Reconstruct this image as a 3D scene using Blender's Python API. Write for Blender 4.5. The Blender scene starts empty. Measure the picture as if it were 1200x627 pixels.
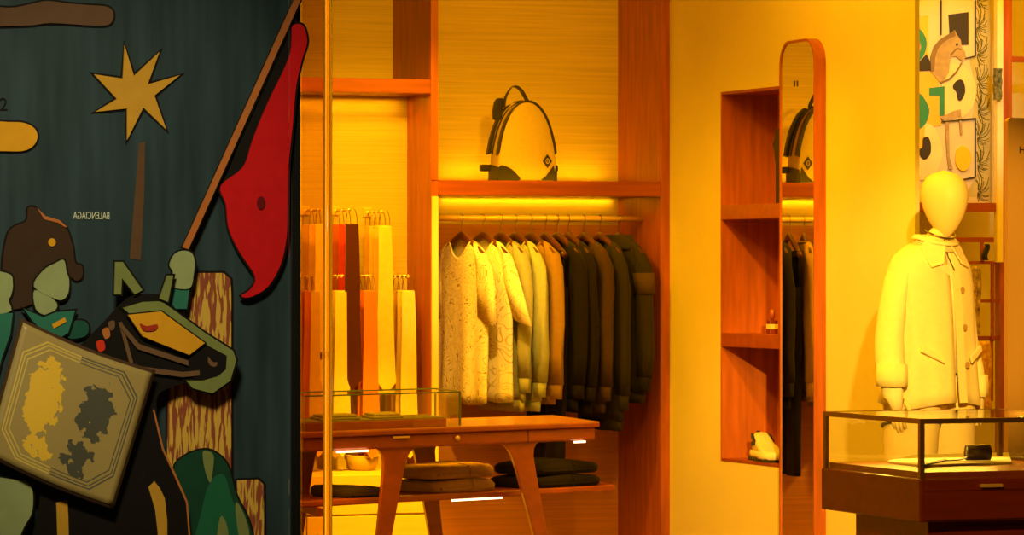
import bpy, bmesh, math, random
from mathutils import Vector, Matrix
random.seed(7)
C = bpy.context.scene.collection
PI = math.pi
# ------------------------------------------------------------------ camera
F = 4600.0; TH = math.radians(20.75); H = 1.38; CX, CY = 600.0, 313.5
ST, CT = math.sin(TH), math.cos(TH)
cd = bpy.data.cameras.new('camera'); cam = bpy.data.objects.new('camera', cd); C.objects.link(cam)
cd.sensor_width = 36; cd.lens = 36*F/1200; cd.clip_end = 200
cam.location = (0, 0, H); cam.rotation_euler = (PI/2, 0, -TH)
bpy.context.scene.camera = cam
vs = bpy.context.scene.view_settings
vs.view_transform = 'Standard'; vs.look = 'None'; vs.exposure = 0.0; vs.gamma = 1.0; vs.use_curve_mapping = False

def ray(px, py):
    u = (px-CX)/F; v = (CY-py)/F
    return Vector((ST+u*CT, CT-u*ST, v))
O = Vector((0, 0, H))
def VY(px, py, Y): d = ray(px, py); return O + d*(Y/d.y)
def VX(px, py, X): d = ray(px, py); return O + d*(X/d.x)
def VD(px, py, z): return O + ray(px, py)*z
def VZ(px, py, Z): d = ray(px, py); return O + d*((Z-H)/d.z)

# ------------------------------------------------------------------ key planes
YF = VD(650, 313, 17.0).y            # front plane of the fitted shelving
YB = YF + .5                         # its back plane
YL = YF + .31                        # shallower back panel behind the ties
XW = VY(785, 300, YF).x              # wall at right angles to the shelving
YWE = VX(1072, 300, XW).y            # near end of that wall
ZC = 3.1                             # ceiling

# ------------------------------------------------------------------ world + lights
w = bpy.data.worlds.new('world'); bpy.context.scene.world = w; w.use_nodes = True
w.node_tree.nodes['Background'].inputs[0].default_value = (.5, .42, .30, 1)
w.node_tree.nodes['Background'].inputs[1].default_value = .012
AMB = (1.0, .44, .004)
WRM = (1.0, .53, .055)
def area(name, loc, target, sx, sy, power, col=AMB, spread=PI):
    l = bpy.data.lights.new(name, 'AREA'); l.shape = 'RECTANGLE'; l.size = sx; l.size_y = sy
    l.energy = power; l.color = col; l.spread = spread
    o = bpy.data.objects.new(name, l); C.objects.link(o); o.location = loc
    d = Vector(target)-Vector(loc); o.rotation_euler = d.to_track_quat('-Z', 'Y').to_euler(); return o
def spot(name, loc, target, power, angle, blend=.6, col=AMB, r=.06):
    l = bpy.data.lights.new(name, 'SPOT'); l.energy = power; l.color = col
    l.spot_size = math.radians(angle); l.spot_blend = blend; l.shadow_soft_size = r
    o = bpy.data.objects.new(name, l); C.objects.link(o); o.location = loc
    d = Vector(target)-Vector(loc); o.rotation_euler = d.to_track_quat('-Z', 'Y').to_euler(); return o
area('ceiling_fill', (5.2, 13.2, ZC-.06), (5.2, 13.2, 0), 3.0, 2.6, 95)  # unseen soft fill added to brighten the whole shop
area('ceiling_fill_rear', (8.0, 14.9, ZC-.06), (8.0, 14.9, 0), 1.6, 1.6, 60)  # unseen fill added for the room beyond the wall
pp = VY(1120, 110, YF+.2)
spot('panel_fill_spot', (pp.x-.25, pp.y-2.2, ZC-.1), pp, 85, 24, .6, col=(1, .78, .45))  # unseen whiter spot added just for the printed panel
# spotlights on the rail, the wall, the mannequin, the bag and the table
tee = VY(560, 350, YF+.1)
spot('rail_spotlight', (tee.x-.9, tee.y-2.6, ZC-.1), tee+Vector((0, 0, -.05)), 420, 15, .9, col=WRM)
spot('bay_spotlight', (5.6, 13.0, ZC-.1), VY(560, 40, YB), 190, 36, .9)
wl = VX(815, 420, XW)
spot('wall_spotlight', (wl.x-2.0, wl.y-.6, ZC-.1), wl+Vector((0,0,-.6)), 105, 70, .9)
wm = VX(1010, 330, XW)
spot('wall_spotlight_near', (wm.x-2.2, wm.y-1.2, ZC-.1), wm+Vector((0, 0, -.75)), 225, 58, .9)
MAN = VD(1089, 313, 14.2)
spot('mannequin_spotlight', (MAN.x-2.6, MAN.y-6.0, 2.75), (MAN.x, MAN.y, 1.2), 3000, 13, .7, r=.05, col=WRM)
spot('table_spotlight', (5.0, 13.3, ZC-.1), VY(600, 490, YF-.7), 200, 26, .9)
nt = VX(875, 330, XW)
spot('niche_fill_spot', (nt.x-1.3, nt.y-2.8, ZC-.1), nt+Vector((.1, .2, 0)), 300, 24, .9)  # unseen spot added from front left to brighten the niche
cb_ = VY(450, 575, YF)
spot('cabinet_fill_spot', (cb_.x-.3, cb_.y-1.9, ZC-.1), cb_+Vector((0, 0, -.12)), 800, 20, .8)  # unseen spot added to brighten the drawers below the ties
cl_ = VD(1085, 560, 11.6)
spot('case_fill_spot', (cl_.x-2.4, cl_.y-4.0, 3.0), cl_, 420, 20, .8)  # unseen front fill added to lift the dark case
# led strips of the shelving, and added fill for the tie bay
def led(name, px0, px1, Y, z, up, power, wd=.012, back=.0):
    a = VY(px0, 300, Y); b = VY(px1, 300, Y)
    p = Vector(((a.x+b.x)/2, Y, z))
    return area(name, p, p+Vector((0, back, up)), abs(b.x-a.x), wd, power)
ZSH_T = VY(640, 212, YF).z; ZSH_B = VY(640, 229.5, YF).z
led('shelf_top_led', 522, 712, YB-.06, ZSH_T+.008, 1, 1.6)
led('shelf_underside_led', 518, 718, YB-.018, ZSH_B-.005, -1, .7, back=.3)
led('rail_led', 520, 740, YF+.10, ZSH_B-.008, -1, 1.5, back=.5)
led('shelf_front_led', 560, 700, YF+.03, ZSH_T+.004, .6, .35, wd=.006, back=1)
ZLS_B = VY(450, 109, YF).z
led('tie_niche_strip_fill', 330, 470, YL-.05, ZLS_B-.01, -1, 1.0)  # extra strip lamp added to brighten the tie bay
area('tie_niche_fill', (VY(430, 300, YF).x-.1, YF-.62, 2.35), VY(430, 400, YL), 1.1, .1, 12, spread=math.radians(110))  # unseen area lamp added before the tie bay to brighten it
# dim street light on the window display
p = VY(150, 300, 11.0)
spot('street_lamp', (p.x-1.2, p.y-3.2, 3.3), p+Vector((0, 0, -.05)), 640, 34, .8, col=(1, .86, .52), r=.3)

# ------------------------------------------------------------------ materials
def nodes(name):
    m = bpy.data.materials.new(name); m.use_nodes = True
    return m, m.node_tree.nodes, m.node_tree.links, m.node_tree.nodes['Principled BSDF']
def mat(name, col, rough=.6, metal=0, var=.08, scale=8, bump=0, spec=.4, stretch=(1, 1, 1), coat=0, sheen=0, col2=None):
    m, n, l, b = nodes(name)
    b.inputs['Roughness'].default_value = rough; b.inputs['Metallic'].default_value = metal
    b.inputs['Specular IOR Level'].default_value = spec
    b.inputs['Coat Weight'].default_value = coat; b.inputs['Coat Roughness'].default_value = .15
    if sheen: b.inputs['Sheen Weight'].default_value = sheen
    tc = n.new('ShaderNodeTexCoord'); mp = n.new('ShaderNodeMapping'); mp.inputs['Scale'].default_value = stretch
    nz = n.new('ShaderNodeTexNoise'); nz.inputs['Scale'].default_value = scale; nz.inputs['Detail'].default_value = 5
    l.new(tc.outputs['Object'], mp.inputs['Vector']); l.new(mp.outputs[0], nz.inputs['Vector'])
    rp = n.new('ShaderNodeValToRGB'); rp.color_ramp.elements[0].position = .32; rp.color_ramp.elements[1].position = .68
    c = Vector(col)
    a2 = Vector(col2) if col2 else c*(1+var)
    a1 = c if col2 else c*(1-var)
    rp.color_ramp.elements[0].color = (*a1, 1); rp.color_ramp.elements[1].color = (*[min(1, x) for x in a2], 1)
    l.new(nz.outputs['Fac'], rp.inputs[0]); l.new(rp.outputs[0], b.inputs['Base Color'])
    if bump:
        bp = n.new('ShaderNodeBump'); bp.inputs['Strength'].default_value = bump; bp.inputs['Distance'].default_value = .004
        l.new(nz.outputs['Fac'], bp.inputs['Height']); l.new(bp.outputs[0], b.inputs['Normal'])
    return m
M = {}
M['plaster'] = mat('plaster', (.80, .72, .40), .85, var=.03, scale=3)
M['grass'] = mat('grasscloth', (.62, .50, .22), .75, var=.10, scale=6, stretch=(.35, .35, 22), bump=.15)
M['wood'] = mat('warm_wood', (.37, .092, .020), .42, var=.22, scale=5, stretch=(7, 7, .7), coat=.15)
M['nichewood'] = mat('niche_wood', (.48, .13, .026), .45, var=.20, scale=5, stretch=(7, 7, .7), coat=.1)
M['woodh'] = mat('warm_wood_horizontal', (.31, .068, .015), .42, var=.18, scale=5, stretch=(.7, 7, 9), coat=.15)
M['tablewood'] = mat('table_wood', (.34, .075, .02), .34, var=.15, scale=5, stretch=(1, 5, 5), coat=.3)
M['darkwood'] = mat('dark_wood', (.20, .03, .010), .32, var=.15, scale=5, stretch=(1, 4, 6), coat=.25)
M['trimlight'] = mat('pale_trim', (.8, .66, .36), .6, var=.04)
M['cab'] = mat('pale_cabinet', (.78, .60, .25), .55, var=.04, stretch=(.5, 1, 6))
M['veneer'] = mat('orange_veneer', (.56, .23, .045), .6, var=.12, scale=6, stretch=(.35, .35, 20), bump=.1)
M['topwood'] = mat('lit_table_veneer', (.62, .27, .06), .28, var=.08, scale=5, stretch=(1, 5, 5), coat=.2)  # table wood made paler: light from above put into its colour
M['bar'] = mat('aged_bronze', (.34, .20, .07), .35, metal=.7, var=.05)
M['floor'] = mat('floor_stone', (.35, .24, .14), .5, var=.1)
M['ceil'] = mat('ceiling_paint', (.7, .6, .45), .9, var=.02)
M['brass'] = mat('brass', (.85, .62, .26), .42, metal=.25, var=.04)
M['bronze'] = mat('bronze_panel', (.50, .28, .08), .45, metal=.3, var=.05, stretch=(1, 1, .3))
M['steel'] = mat('dark_steel', (.12, .09, .06), .35, metal=.7, var=.05)
M['black'] = mat('black_nylon', (.012, .010, .009), .6, var=.2, sheen=.1)
M['outline'] = mat('black_outline', (.008, .007, .006), .55, var=.1)
M['canvas'] = mat('cream_canvas', (.50, .38, .16), .8, var=.04, scale=60)
M['led'] = None
def emis(name, col, s):
    m, n, l, b = nodes(name); b.inputs['Emission Color'].default_value = (*col, 1); b.inputs['Emission Strength'].default_value = s
    b.inputs['Base Color'].default_value = (.8, .8, .8, 1); return m
M['led'] = emis('led_diffuser', (1, .70, .38), 3.0)
def glass(name, tint, rough=.0, alpha=.9, ior=1.0):
    # architectural glass: mostly clear with a fresnel reflection
    m, n, l, b = nodes(name); n.remove(b); out = n['Material Output']
    tr = n.new('ShaderNodeBsdfTransparent'); tr.inputs[0].default_value = (*tint, 1)
    gl = n.new('ShaderNodeBsdfGlossy'); gl.inputs['Roughness'].default_value = rough; gl.inputs[0].default_value = (1, 1, 1, 1)
    lw = n.new('ShaderNodeLayerWeight'); lw.inputs[0].default_value = .5
    pw = n.new('ShaderNodeMath'); pw.operation = 'POWER'; pw.inputs[1].default_value = 5; l.new(lw.outputs['Facing'], pw.inputs[0])
    fr = n.new('ShaderNodeMath'); fr.operation = 'MULTIPLY_ADD'; fr.inputs[1].default_value = .8; fr.inputs[2].default_value = .03; l.new(pw.outputs[0], fr.inputs[0])
    mx = n.new('ShaderNodeMixShader'); l.new(fr.outputs[0], mx.inputs[0]); l.new(tr.outputs[0], mx.inputs[1]); l.new(gl.outputs[0], mx.inputs[2])
    l.new(mx.outputs[0], out.inputs[0]); return m
M['glass'] = glass('clear_glass', (.97, .98, .96))
M['glassdoor'] = glass('door_glass', (.80, .68, .50), .02)
def clear_mat():
    m, n, l, b = nodes('clear_acrylic'); b.inputs['Base Color'].default_value = (1, .93, .78, 1); b.inputs['Transmission Weight'].default_value = 1
    b.inputs['Roughness'].default_value = .10; b.inputs['IOR'].default_value = 1.14; return m
M['acrylic'] = clear_mat()
M['glassedge'] = mat('glass_edge', (.10, .17, .08), .15, var=.1)
def mirror_mat():
    m, n, l, b = nodes('silvered_mirror'); b.inputs['Base Color'].default_value = (.92, .90, .86, 1)
    b.inputs['Metallic'].default_value = 1; b.inputs['Roughness'].default_value = 0.0; return m
M['mirror'] = mirror_mat()

# ------------------------------------------------------------------ object helpers
def empty(name, label, cat, loc, rz=0, group=None):
    o = bpy.data.objects.new(name, None); C.objects.link(o); o.empty_display_size = .05
    o.location = loc; o.rotation_euler = (0, 0, rz); tag(o, label, cat, group); return o
def tag(o, label, cat, group=None):
    o['label'] = label; o['category'] = cat
    if group: o['group'] = group
    return o
class MB:
    def __init__(s): s.v = []; s.f = []
    def add(s, vs, fs):
        k = len(s.v); s.v += [Vector(v) for v in vs]; s.f += [[i+k for i in f] for f in fs]; return s
    def box(s, a, b):
        x0, y0, z0 = (min(a[i], b[i]) for i in range(3)); x1, y1, z1 = (max(a[i], b[i]) for i in range(3))
        return s.add([(x0,y0,z0),(x1,y0,z0),(x1,y1,z0),(x0,y1,z0),(x0,y0,z1),(x1,y0,z1),(x1,y1,z1),(x0,y1,z1)],
                     [(0,3,2,1),(4,5,6,7),(0,1,5,4),(1,2,6,5),(2,3,7,6),(3,0,4,7)])
    def prism(s, pts, d):
        """closed outline (list of points, any plane) swept by vector d"""
        n = len(pts); d = Vector(d); a = [Vector(p) for p in pts]; b = [p+d for p in a]
        return s.add(a+b, [list(range(n))[::-1], list(range(n, 2*n))]+[[i, (i+1) % n, n+(i+1) % n, n+i] for i in range(n)])
    def loft(s, rings, cap0=True, cap1=True):
        n = len(rings[0]); k = len(rings); vs = [p for r in rings for p in r]; fs = []
        for j in range(k-1):
            for i in range(n): fs.append((j*n+i, j*n+(i+1) % n, (j+1)*n+(i+1) % n, (j+1)*n+i))
        if cap0: fs.append(list(range(n))[::-1])
        if cap1: fs.append(list(range((k-1)*n, k*n)))
        return s.add(vs, fs)
    def tube(s, path, r, n=10, closed=False):
        path = [Vector(p) for p in path]; rs = r if isinstance(r, (list, tuple)) else [r]*len(path)
        rings = []; up = Vector((0, 0, 1)); prev = None
        for i, p in enumerate(path):
            t = (path[min(i+1, len(path)-1)]-path[max(i-1, 0)])
            if closed: t = path[(i+1) % len(path)]-path[i-1]
            t = t.normalized() if t.length > 1e-9 else Vector((0, 0, 1))
            if prev is None:
                a = up if abs(t.z) < .9 else Vector((1, 0, 0)); x = t.cross(a).normalized()
            else:
                x = prev-t*prev.dot(t); x.normalize()
            prev = x; y = t.cross(x)
            rings.append([p+x*rs[i]*math.cos(2*PI*q/n)+y*rs[i]*math.sin(2*PI*q/n) for q in range(n)])
        if closed: rings.append(rings[0]); return s.loft(rings, False, False)
        return s.loft(rings)
    def ribbon(s, path, wv, tv):
        """strap: rectangle of half width vector wv, half thickness vector tv swept along path"""
        wv = Vector(wv); tv = Vector(tv)
        return s.loft([[Vector(p)-wv-tv, Vector(p)+wv-tv, Vector(p)+wv+tv, Vector(p)-wv+tv] for p in path])
    def lathe(s, prof, n=24, c=(0, 0, 0)):
        c = Vector(c); return s.loft([[c+Vector((r*math.cos(2*PI*q/n), r*math.sin(2*PI*q/n), z)) for q in range(n)] for r, z in prof])
    def build(s, name, m, parent=None, world=False, smooth=False, bevel=0, sub=0, loc=None, auto=None, solid=0):
        off = Vector((0, 0, 0))
        if world and parent is not None: off = parent.location.copy()
        if parent is None and loc is not None: off = Vector(loc)
        me = bpy.data.meshes.new(name); me.from_pydata([v-off for v in s.v], [], s.f); me.update()
        bm = bmesh.new(); bm.from_mesh(me); bmesh.ops.remove_doubles(bm, verts=bm.verts, dist=1e-6)
        bmesh.ops.recalc_face_normals(bm, faces=bm.faces); bm.to_mesh(me); bm.free()
        o = bpy.data.objects.new(name, me); C.objects.link(o); o.location = (0, 0, 0)
        if parent is not None: o.parent = parent
        elif loc is not None: o.location = loc
        me.materials.append(m)
        if smooth:
            for p in me.polygons: p.use_smooth = True
        if solid:
            q = o.modifiers.new('solid', 'SOLIDIFY'); q.thickness = solid; q.offset = -1
        if bevel:
            q = o.modifiers.new('bevel', 'BEVEL'); q.width = bevel; q.segments = 2; q.limit_method = 'ANGLE'
        if sub:
            q = o.modifiers.new('sub', 'SUBSURF'); q.levels = sub; q.render_levels = sub
        return o
def struct(name, mb, m, **k):
    o = mb.build(name, m, **k); o['kind'] = 'structure'; return o
def smooth_pts(pts, n=6, closed=True):
    P = [Vector(p) for p in pts]; k = len(P); out = []
    rng = range(k) if closed else range(k-1)
    for i in rng:
        if closed: p0, p1, p2, p3 = P[i-1], P[i], P[(i+1) % k], P[(i+2) % k]
        else: p0, p1, p2, p3 = P[max(i-1, 0)], P[i], P[i+1], P[min(i+2, k-1)]
        for j in range(n):
            t = j/n
            out.append(.5*((2*p1)+(-p0+p2)*t+(2*p0-5*p1+4*p2-p3)*t*t+(-p0+3*p1-3*p2+p3)*t**3))
    if not closed: out.append(P[-1])
    return out
def copy_tree(o, parent=None):
    c = o.copy(); C.objects.link(c); c.parent = parent
    for ch in list(o.children): copy_tree(ch, c)
    return c
def text_mesh(name, body, size, m, parent=None, loc=(0, 0, 0), rot=(PI/2, 0, 0), depth=.001, mirror=False, sx=1.0):
    cu = bpy.data.curves.new(name, 'FONT'); cu.body = body; cu.size = size; cu.extrude = depth; cu.align_x = 'CENTER'; cu.align_y = 'CENTER'
    t = bpy.data.objects.new(name+'_tmp', cu); C.objects.link(t)
    dg = bpy.context.evaluated_depsgraph_get(); me = bpy.data.meshes.new_from_object(t.evaluated_get(dg))
    bpy.data.objects.remove(t); me.name = name
    me.transform(Matrix.Diagonal((-sx if mirror else sx, 1, 1, 1)))
    if mirror: me.flip_normals()
    o = bpy.data.objects.new(name, me); C.objects.link(o); me.materials.clear(); me.materials.append(m)
    o.location = loc; o.rotation_euler = rot
    if parent: o.parent = parent
    return o

# ------------------------------------------------------------------ room shell
XL = 3.0; XR = 9.6; YS = 11.2
struct('floor', MB().box((-3, -1, -.1), (XR+.2, 17.2, 0)), M['floor'])
struct('ceiling', MB().box((XL-.2, YS, ZC), (XR+.2, 17.2, ZC+.1)), M['ceil'])
struct('wall_back', MB().box((XL-.2, YB+.04, 0), (XR+.2, YB+.2, ZC)), M['plaster'])
struct('wall_left', MB().box((XL-.2, YS+.2, 0), (XL, YB+.04, ZC)), M['plaster'])
struct('wall_far_right', MB().box((XR, YS, 0), (XR+.2, YB+.04, ZC)), M['plaster'])
# wall with the niche
WT = .36; ND = .27
n_far = VX(845, 300, XW); n_near_y = VX(948, 300, XW).y
z_nt = VX(845, 108, XW).z; z_nb = VX(845, 540, XW).z
wb = MB()
yw2 = n_near_y-.05
wb.box((XW, yw2, 0), (XW+WT, YB+.04, z_nb)); wb.box((XW, yw2, z_nt), (XW+WT, YB+.04, ZC))
wb.box((XW, n_far.y, z_nb), (XW+WT, YB+.04, z_nt)); wb.box((XW, yw2, z_nb), (XW+WT, n_near_y, z_nt))
wb.box((XW, YWE, 0), (XW+.02, yw2, ZC))
wb.box((XW+ND, n_near_y, z_nb), (XW+WT, n_far.y, z_nt))
struct('wall_right', wb, M['plaster'])

# niche lining: a recessed wooden shelf unit
nr = empty('recessed_shelf_unit', 'recessed wooden shelf niche in the yellow wall beside the tall mirror', 'shelf unit', (XW+ND/2, (n_far.y+n_near_y)/2, z_nb))
t = .012
def nbox(name, a, b, m=M['nichewood'], **k): return MB().box(a, b).build(name, m, nr, world=True, **k)
nbox('side_panel', (XW-.002, n_far.y-t, z_nb), (XW+ND, n_far.y, z_nt))
nbox('side_panel', (XW-.002, n_near_y, z_nb), (XW+ND, n_near_y+t, z_nt))
nbox('back_panel', (XW+ND-t, n_near_y+t, z_nb), (XW+ND, n_far.y-t, z_nt))
nbox('top_panel', (XW-.002, n_near_y+t, z_nt-t), (XW+ND-t, n_far.y-t, z_nt), M['woodh'])
nbox('base_panel', (XW-.002, n_near_y+t, z_nb), (XW+ND-t, n_far.y-t, z_nb+t), M['woodh'])
ns_z = []
for (ya, yb) in ((240.5, 257.5), (390, 406)):
    za = VX(847, ya, XW).z; zb = VX(847, yb, XW).z; ns_z.append(za)
    nbox('shelf', (XW-.004, n_near_y+t, zb), (XW+ND-t, n_far.y-t, za), M['tablewood'], bevel=.002)

# ------------------------------------------------------------------ fitted shelving
xs0 = VY(505, 300, YF).x; xs1 = VY(513.5, 300, YF).x
xr0 = VY(775, 300, YF).x
XLB = VY(250, 300, YF).x
sh = empty('shelving_unit', 'fitted wooden wall shelving with grasscloth back, clothes rail and tie bay', 'shelving', ((XLB+XW)/2, YF+.25, 0))
def sbox(name, a, b, m=M['wood'], **k): return MB().box(a, b).build(name, m, sh, world=True, **k)
sbox('upright', (xs0, YF, ZSH_T-.0), (xs1, YB, ZC-.01))
sbox('upright', (xs0, YF+.004, 0), (xs1, YB, ZSH_T-.0))
sbox('lit_edge', (xs0+.004, YF-.002, 0), (xs1, YF+.004, ZSH_T-.07), M['trimlight'])  # pale strip stands in for light on the upright's front edge
sbox('upright', (xr0, YF, 0), (XW-.001, YB, ZC-.01))
sbox('upright', (XLB-.04, YF, 0), (XLB, YB, ZC-.01))
sbox('back_panel', (xs1, YB, ZSH_B-.12), (xr0, YB+.03, ZC-.01), M['grass'])
sbox('lower_back_panel', (xs1, YB, 0), (xr0, YB+.03, ZSH_B-.12), M['veneer'])
sbox('back_panel', (XLB, YB, ZLS_B), (xs0, YB+.03, ZC-.01), M['grass'])
zl0 = VY(450, 92, YF).z
zbase = VY(450, 553, YF).z
sbox('lining_panel', (XLB, YL, zbase), (xs0, YL+.03, ZLS_B), M['grass'])
sbox('shelf', (XLB, YF, ZLS_B), (xs0, YB, zl0), M['woodh'], bevel=.003)
sbox('shelf', (xs1, YF, ZSH_B), (xr0, YB, ZSH_T), M['woodh'], bevel=.003)
# upper left divider: upper bay is narrower
# base cabinet with drawers in the tie bay
sbox('base_cabinet', (XLB, YF+.02, 0), (xs0, YB, zbase), M['cab'])
zd = VY(450, 603, YF).z
for k in range(3):
    xa = xs0-.004-(k+1)*.55; xb = xs0-.004-k*.55-.006
    xa = max(xa, XLB+.004)
    if xb-xa < .1: continue
    sbox('drawer', (xa, YF, zd+.004), (xb, YF+.02, zbase-.012), M['cab'], bevel=.002)
    sbox('drawer', (xa, YF, .12), (xb, YF+.02, zd-.004), M['cab'], bevel=.002)
# rail
YR = YF+.215; ZR = VY(630, 256, YR).z; RR = .0135
ra = Vector((xs1, YR, ZR)); rb = Vector((xr0, YR, ZR))
MB().tube([ra, rb], RR, 16).build('clothes_rail', M['brass'], sh, world=True, smooth=True)

# ------------------------------------------------------------------ mirror
XM = XW-.047
my0 = VX(908, 300, XM).y; my1 = VX(955.5, 300, XM).y
zmt = VX(932, 46.5, XM).z; zmb = .1
MSW = math.tan(math.radians(3.8)); XMF = XW-.027
def rrect(y0, y1, z0, z1, r, x, n=10):
    pts = []
    for (cy, cz, a0) in ((max(y0,y1)-r, z1-r, 0), (min(y0,y1)+r, z1-r, PI/2), (min(y0,y1)+r, z0+r, PI), (max(y0,y1)-r, z0+r, 3*PI/2)):
        for i in range(n+1):
            a = a0+i/n*PI/2; yy = cy+r*math.cos(a); pts.append(Vector((XMF-(my0-yy)*MSW, yy, cz+r*math.sin(a))))
    return pts
mr = empty('wall_mirror', 'tall narrow round cornered mirror in thick wooden frame on yellow wall', 'mirror', (XW, (my0+my1)/2, zmb))
e = .011
outer = rrect(my0, my1, zmb, zmt, .10, XM); inner = rrect(my0-e, my1+e*.5, zmb+e, zmt-e, .092, XM)
fm = MB(); n = len(outer)
fm.add(outer+inner+[Vector((XW-.001, p.y, p.z)) for p in outer]+[p+Vector((.012, 0, 0)) for p in inner],
       [[i, (i+1) % n, n+(i+1) % n, n+i] for i in range(n)] +
       [[i, 2*n+i, 2*n+(i+1) % n, (i+1) % n] for i in range(n)] +
       [[n+i, n+(i+1) % n, 3*n+(i+1) % n, 3*n+i] for i in range(n)] + [list(range(2*n, 3*n))])
fm.build('frame', M['wood'], mr, world=True)
MB().prism([p+Vector((.004, 0, 0)) for p in inner], (.004, 0, 0)).build('mirror_glass', M['mirror'], mr, world=True)
for px in (928.5, 932.5):
    a = VX(px, 98, XM+.003); a.x = XMF-(my0-a.y)*MSW+.0035
    MB().box(a+Vector((-.001, -.006, -.012)), a+Vector((.001, .006, .012))).build('dark_mark', M['steel'], mr, world=True)  # two small dark strokes on the mirror glass

# ------------------------------------------------------------------ backpack
def backpack():
    c = VY(612, 212, YF+.17); c.z = ZSH_T
    r = empty('backpack', 'cream canvas backpack with black trim standing on the shelf above the rail', 'backpack', c, math.radians(-4))
    # front outline (x, z)
    half = [(.125, 0), (.132, .05), (.128, .12), (.117, .18), (.098, .245), (.07, .30), (.036, .334), (0, .345)]
    def outline(s, y, dz=0, zs=1):
        pts = [(x*s, y, z*zs+dz) for x, z in half]+[(-x*s, y, z*zs+dz) for x, z in half[-2::-1]]
        return [Vector(p) for p in smooth_pts([(a, b, max(c, 0)) for a, b, c in pts], 3, False)]
    layers = [(.93, -.082, .006, .97), (.98, -.074, .002, .99), (1.0, -.058, 0, 1), (1.02, -.02, 0, 1.0), (1.02, .03, 0, 1.0), (.97, .06, 0, .985), (.85, .068, .01, .94)]
    MB().loft([outline(*l) for l in layers]).build('body', M['canvas'], r, smooth=True)
    arch = [(x*1.012*sgn, -.052, z*1.006) for sgn, lst in ((1, half[2:]), (-1, half[-2:1:-1])) for x, z in lst]
    arch = smooth_pts(arch, 5, False)
    MB().ribbon([Vector((p.x, -.06, p.z)) for p in arch], (0, .017, 0), (.005, 0, .005)).build('zip_band', M['black'], r)
    arch2 = [Vector((p.x*1.015, 0, p.z)) for p in arch if p.x < 0]
    MB().ribbon([p+Vector((0, .012, 0)) for p in arch2], (0, .006, 0), (.004, 0, .003)).build('zip_band', M['black'], r)
    MB().ribbon([p+Vector((-.006, .055, 0)) for p in arch2[4:]], (0, .014, 0), (.008, 0, .003)).build('shoulder_strap', M['black'], r)
    arch3 = [Vector((p.x*1.015, 0, p.z)) for p in arch if p.x > 0]
    MB().ribbon([p+Vector((0, .012, 0)) for p in arch3], (0, .006, 0), (.004, 0, .003)).build('zip_band', M['black'], r)
    MB().ribbon([p+Vector((.006, .055, 0)) for p in arch3[:-4]], (0, .014, 0), (.008, 0, .003)).build('shoulder_strap', M['black'], r)
    MB().loft([[Vector((.136, y, z)) for y, z in ((-.075, .002), (.062, .002), (.062, .075), (-.02, .07), (-.075, .06))],
               [Vector((.124, y, z)) for y, z in ((-.079, .002), (.066, .002), (.066, .078), (-.02, .073), (-.079, .06))]]).build('side_patch', M['black'], r)
    MB().loft([[Vector((.175-dx, y, z)) for y, z in ((.03, .045), (.075, .045), (.075, .075), (.03, .075))] for dx in (0, .05)]).build('strap_end', M['black'], r, bevel=.006)
    # top handle
    h = smooth_pts([(-.075, .03, .325), (-.066, .032, .37), (-.035, .035, .415), (-.0, .034, .405), (.028, .03, .36), (.038, .02, .337)], 5, False)
    MB().ribbon(h, (0, .014, 0), (.004, 0, .003)).build('carry_handle', M['black'], r)
    MB().loft([[Vector((x, y, z)) for x, y in ((-.118+k, .05), (-.075+k*.3, .05), (-.075+k*.3, .085), (-.118+k, .085))] for z, k in ((.27, .006), (.31, .004), (.35, .012), (.366, .024))]).build('shoulder_pad', M['black'], r, bevel=.006)
    MB().ribbon([(-.04, .0, .346), (-.01, -.01, .352), (.03, -.015, .345)], (0, .012, 0), (.001, 0, .003)).build('handle_patch', M['black'], r)
    # corner patches follow the body
    def patch(pts, off=.0865): return MB().prism([Vector((x, -off, z)) for x, z in pts], (0, .006, 0))
    patch(smooth_pts([(-.13, .004), (-.04, .004), (-.05, .03), (-.085, .058), (-.128, .066)], 4)).build('corner_patch', M['black'], r)
    patch([(.058, .004), (.124, .004), (.124, .03), (.118, .07), (.11, .06), (.085, .025)]).build('corner_patch', M['black'], r)
    MB().loft([[Vector((-.136, y, z)) for y, z in ((-.075, .002), (.062, .002), (.062, .075), (-.02, .07), (-.075, .06))],
               [Vector((-.124, y, z)) for y, z in ((-.079, .002), (.066, .002), (.066, .078), (-.02, .073), (-.079, .06))]]).build('side_patch', M['black'], r)
    MB().loft([[Vector((-.175+dx, y, z)) for y, z in ((.03, .045), (.075, .045), (.075, .075), (.03, .075))] for dx in (0, .05)]).build('strap_end', M['black'], r, bevel=.006)
    MB().prism([Vector((x, -.087, z)) for x, z in ((.083, .118-.029), (.083+.022, .118-.06+.031), (.083, .118-.0-.058+.0), (.061, .089))], (0, .004, 0)) if 0 else None
    dm = MB().prism([Vector((.088+x, -.0885, .088+z)) for x, z in ((0, .03), (.021, 0), (0, -.03), (-.021, 0))], (0, .005, 0)).build('logo_patch', M['black'], r)
    MB().tube([(.088+.007*math.cos(a), -.0895, .088+.011*math.sin(a)) for a in [i*PI/8 for i in range(16)]], .0014, 6, True).build('patch_ring', M['canvas'], dm)
    MB().box((.0875, -.09, .08), (.0885, -.0885, .096)).build('patch_bar', M['canvas'], dm)
backpack()

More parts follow.
